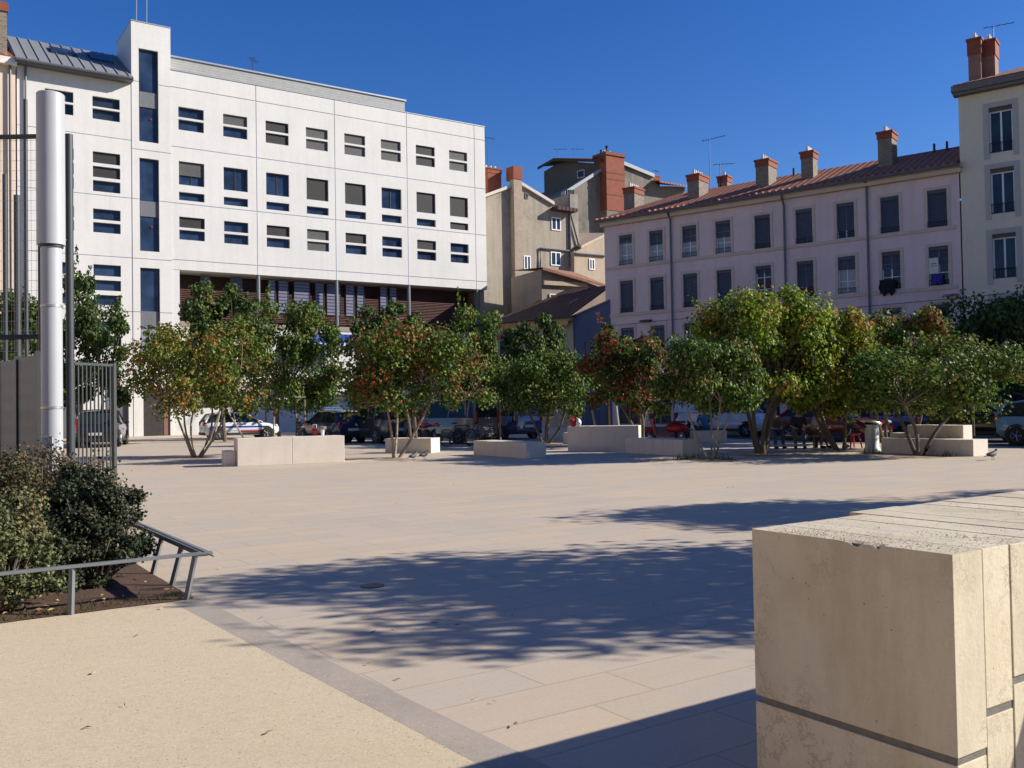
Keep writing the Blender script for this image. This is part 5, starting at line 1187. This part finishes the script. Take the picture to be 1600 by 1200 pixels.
blue_s = M('bright blue cloth', (.02, .16, .34), .9, .15); dark_s = M('dark jacket cloth', (.035, .035, .04), .9, .2); grey_s = M('grey cloth', (.10, .10, .11), .9, .2); pale_s = M('pale cloth', (.42, .40, .38), .9, .1); jean = M('denim', (.05, .07, .12), .9, .2); brown_s = M('brown cloth', (.12, .07, .045), .9, .2)  # seated group's dark clothes, darkened further to suggest tree shade
person('person in a bright blue shirt seated on a stone block, back to the square', gp(1101, 690), R(100), .45, blue_s, jean, hair_d)
SB = gp(1245, 700)
o = thing('low_bench', 'low dark timber bench under the seated pair', 'bench', SB, -.1); MB().box(-1.1, .75, -.2, .2, .36, .42).build('seat', wood_stake, o, bevel=.01)
for x in (-.95, .6): MB().box(x-.05, x+.05, -.16, .16, 0, .358).build('leg', iron, o)
person('person in a dark jacket leaning forward in the middle of the low bench', (SB[0]+.05, SB[1]), R(-100), .42, dark_s, grey_s, hair_b, .16, .34)
person('person in brown trousers and pale top at the right end of the low bench', (SB[0]+.55, SB[1]-.05), R(-60), .42, pale_s, brown_s, hair_d, .22, .36)
person('person in grey seated at the left end of the low bench behind the thick trunk', (SB[0]-.75, SB[1]+.05), R(-80), .42, grey_s, jean, hair_b, .05)
q = gp(1332, 700); o = thing('stool', 'small red plastic stool on the paving left of the litter bin', 'stool', q, .3)
MB().box(-.19, .19, -.17, .17, .42, .47).build('seat', red_m, o, bevel=.02)
for sx, sy in ((-1, -1), (1, -1), (1, 1), (-1, 1)): MB().tube([(sx*.22, sy*.2, 0), (sx*.15, sy*.13, .42)], .025, 6).build('leg', red_m, o)
MB().blob((-.34, -.1, .07), (.13, .09, .07), 9, 6, .15).build('foot_block', red_m, o)
def pigeon(label, px, py, rz, col):
    q = gp(px, py); t = thing('pigeon', label, 'pigeon', q, rz)
    b = MB(); P_ = [(-.19, .115, .012), (-.11, .125, .03), (-.03, .14, .062), (.05, .165, .066), (.10, .20, .042), (.125, .235, .028), (.135, .258, .03), (.158, .262, .018), (.168, .262, .005)]
    b.tube([(x, 0, z) for x, z, r in P_], [r for _, _, r in P_], 12); b.build('body', col, t, True)
    for s in (-1, 1): MB().blob((-.04, s*.055, .15), (.12, .015, .042), 8, 6).build('wing', M('wing grey', (.09, .095, .11), .7, .3), t, True); l = MB(); l.tube([(.01, s*.025, .10), (.015, s*.03, .0)], .006, 5); l.tube([(.0, s*.03, .005), (.05, s*.035, .004)], .005, 4); l.build('leg', M('pigeon leg', (.30, .10, .08), .7), t)
    m = MB(); m.add([(-.16, -.025, .12), (-.16, .025, .12), (-.29, .035, .095), (-.29, -.035, .095), (-.16, 0, .13), (-.29, 0, .10)], [[0, 1, 2, 3], [0, 4, 5, 3], [1, 2, 5, 4]]); m.build('tail', iron, t); MB().lathe([(.007, 0), (.001, .025)], (.165, 0, .262), 6, 'x').build('beak', iron, t)
pg = M('pigeon grey', (.055, .058, .07), .6, .3)
pigeon('nearer pigeon on the paving below the two stemmed tree, pecking towards its partner', 646, 720, 1.0, pg); pigeon('farther pigeon to the right of the other one below the two stemmed tree', 663, 718, .8, pg); pigeon('single pigeon on the paving right of the bench with the block backrest', 1551, 719, .4, pg)
# slim posts along the street
for px, py, lb in ((905, 690, 'slim grey post behind the tall shaded stone block'), (1522, 694, 'slim grey post before the black sedan')):
    t = thing('bollard', lb, 'bollard', gp(px, py)); MB().lathe([(.035, 0), (.035, 1.15), (.045, 1.16), (.045, 1.22), (0, 1.24)], (0, 0, 0), 12).build('post', grey_metal, t, True); MB().lathe([(.07, 0), (.07, .03), (.04, .04)], (0, 0, 0), 12).build('base', iron, t)
# ------------------------------------------------------------------ camera, sun, sky
cam = bpy.data.cameras.new('camera'); co = bpy.data.objects.new('camera', cam); C.objects.link(co)
cam.sensor_width = 36; cam.lens = 36*F/1600; cam.clip_end = 3000; cam.clip_start = .05
co.matrix_world = Matrix(((rt[0], up[0], -fw[0], 0), (rt[1], up[1], -fw[1], 0), (rt[2], up[2], -fw[2], EYE), (0, 0, 0, 1)))
bpy.context.scene.camera = co
EL = R(27.8); AZ = R(3)
sd = Vector((math.cos(AZ)*math.cos(EL), math.sin(AZ)*math.cos(EL), math.sin(EL)))
sun = bpy.data.lights.new('sun', 'SUN'); sun.energy = 4.2; sun.angle = R(.53); sun.color = (1, .94, .85)
so = bpy.data.objects.new('sun', sun); C.objects.link(so); so.rotation_euler = sd.to_track_quat('Z', 'Y').to_euler()
w = bpy.data.worlds.new('World'); bpy.context.scene.world = w; w.use_nodes = True
t = w.node_tree; bg = t.nodes['Background']; sk = t.nodes.new('ShaderNodeTexSky'); sk.sky_type = 'NISHITA'; sk.sun_disc = False
sk.sun_elevation = EL; sk.sun_rotation = math.pi/2-AZ; sk.air_density = 1.0; sk.dust_density = .25; sk.ozone_density = 4.0; sk.altitude = 200
hs = t.nodes.new('ShaderNodeHueSaturation'); hs.inputs['Hue'].default_value = .517; hs.inputs['Saturation'].default_value = 1.30; t.links.new(sk.outputs[0], hs.inputs['Color']); t.links.new(hs.outputs[0], bg.inputs[0]); bg.inputs[1].default_value = .073
vs = bpy.context.scene.view_settings; vs.view_transform = 'Standard'; vs.look = 'None'; vs.exposure = .85; vs.gamma = 1; vs.use_curve_mapping = False
bpy.context.scene.cycles.max_bounces = 6
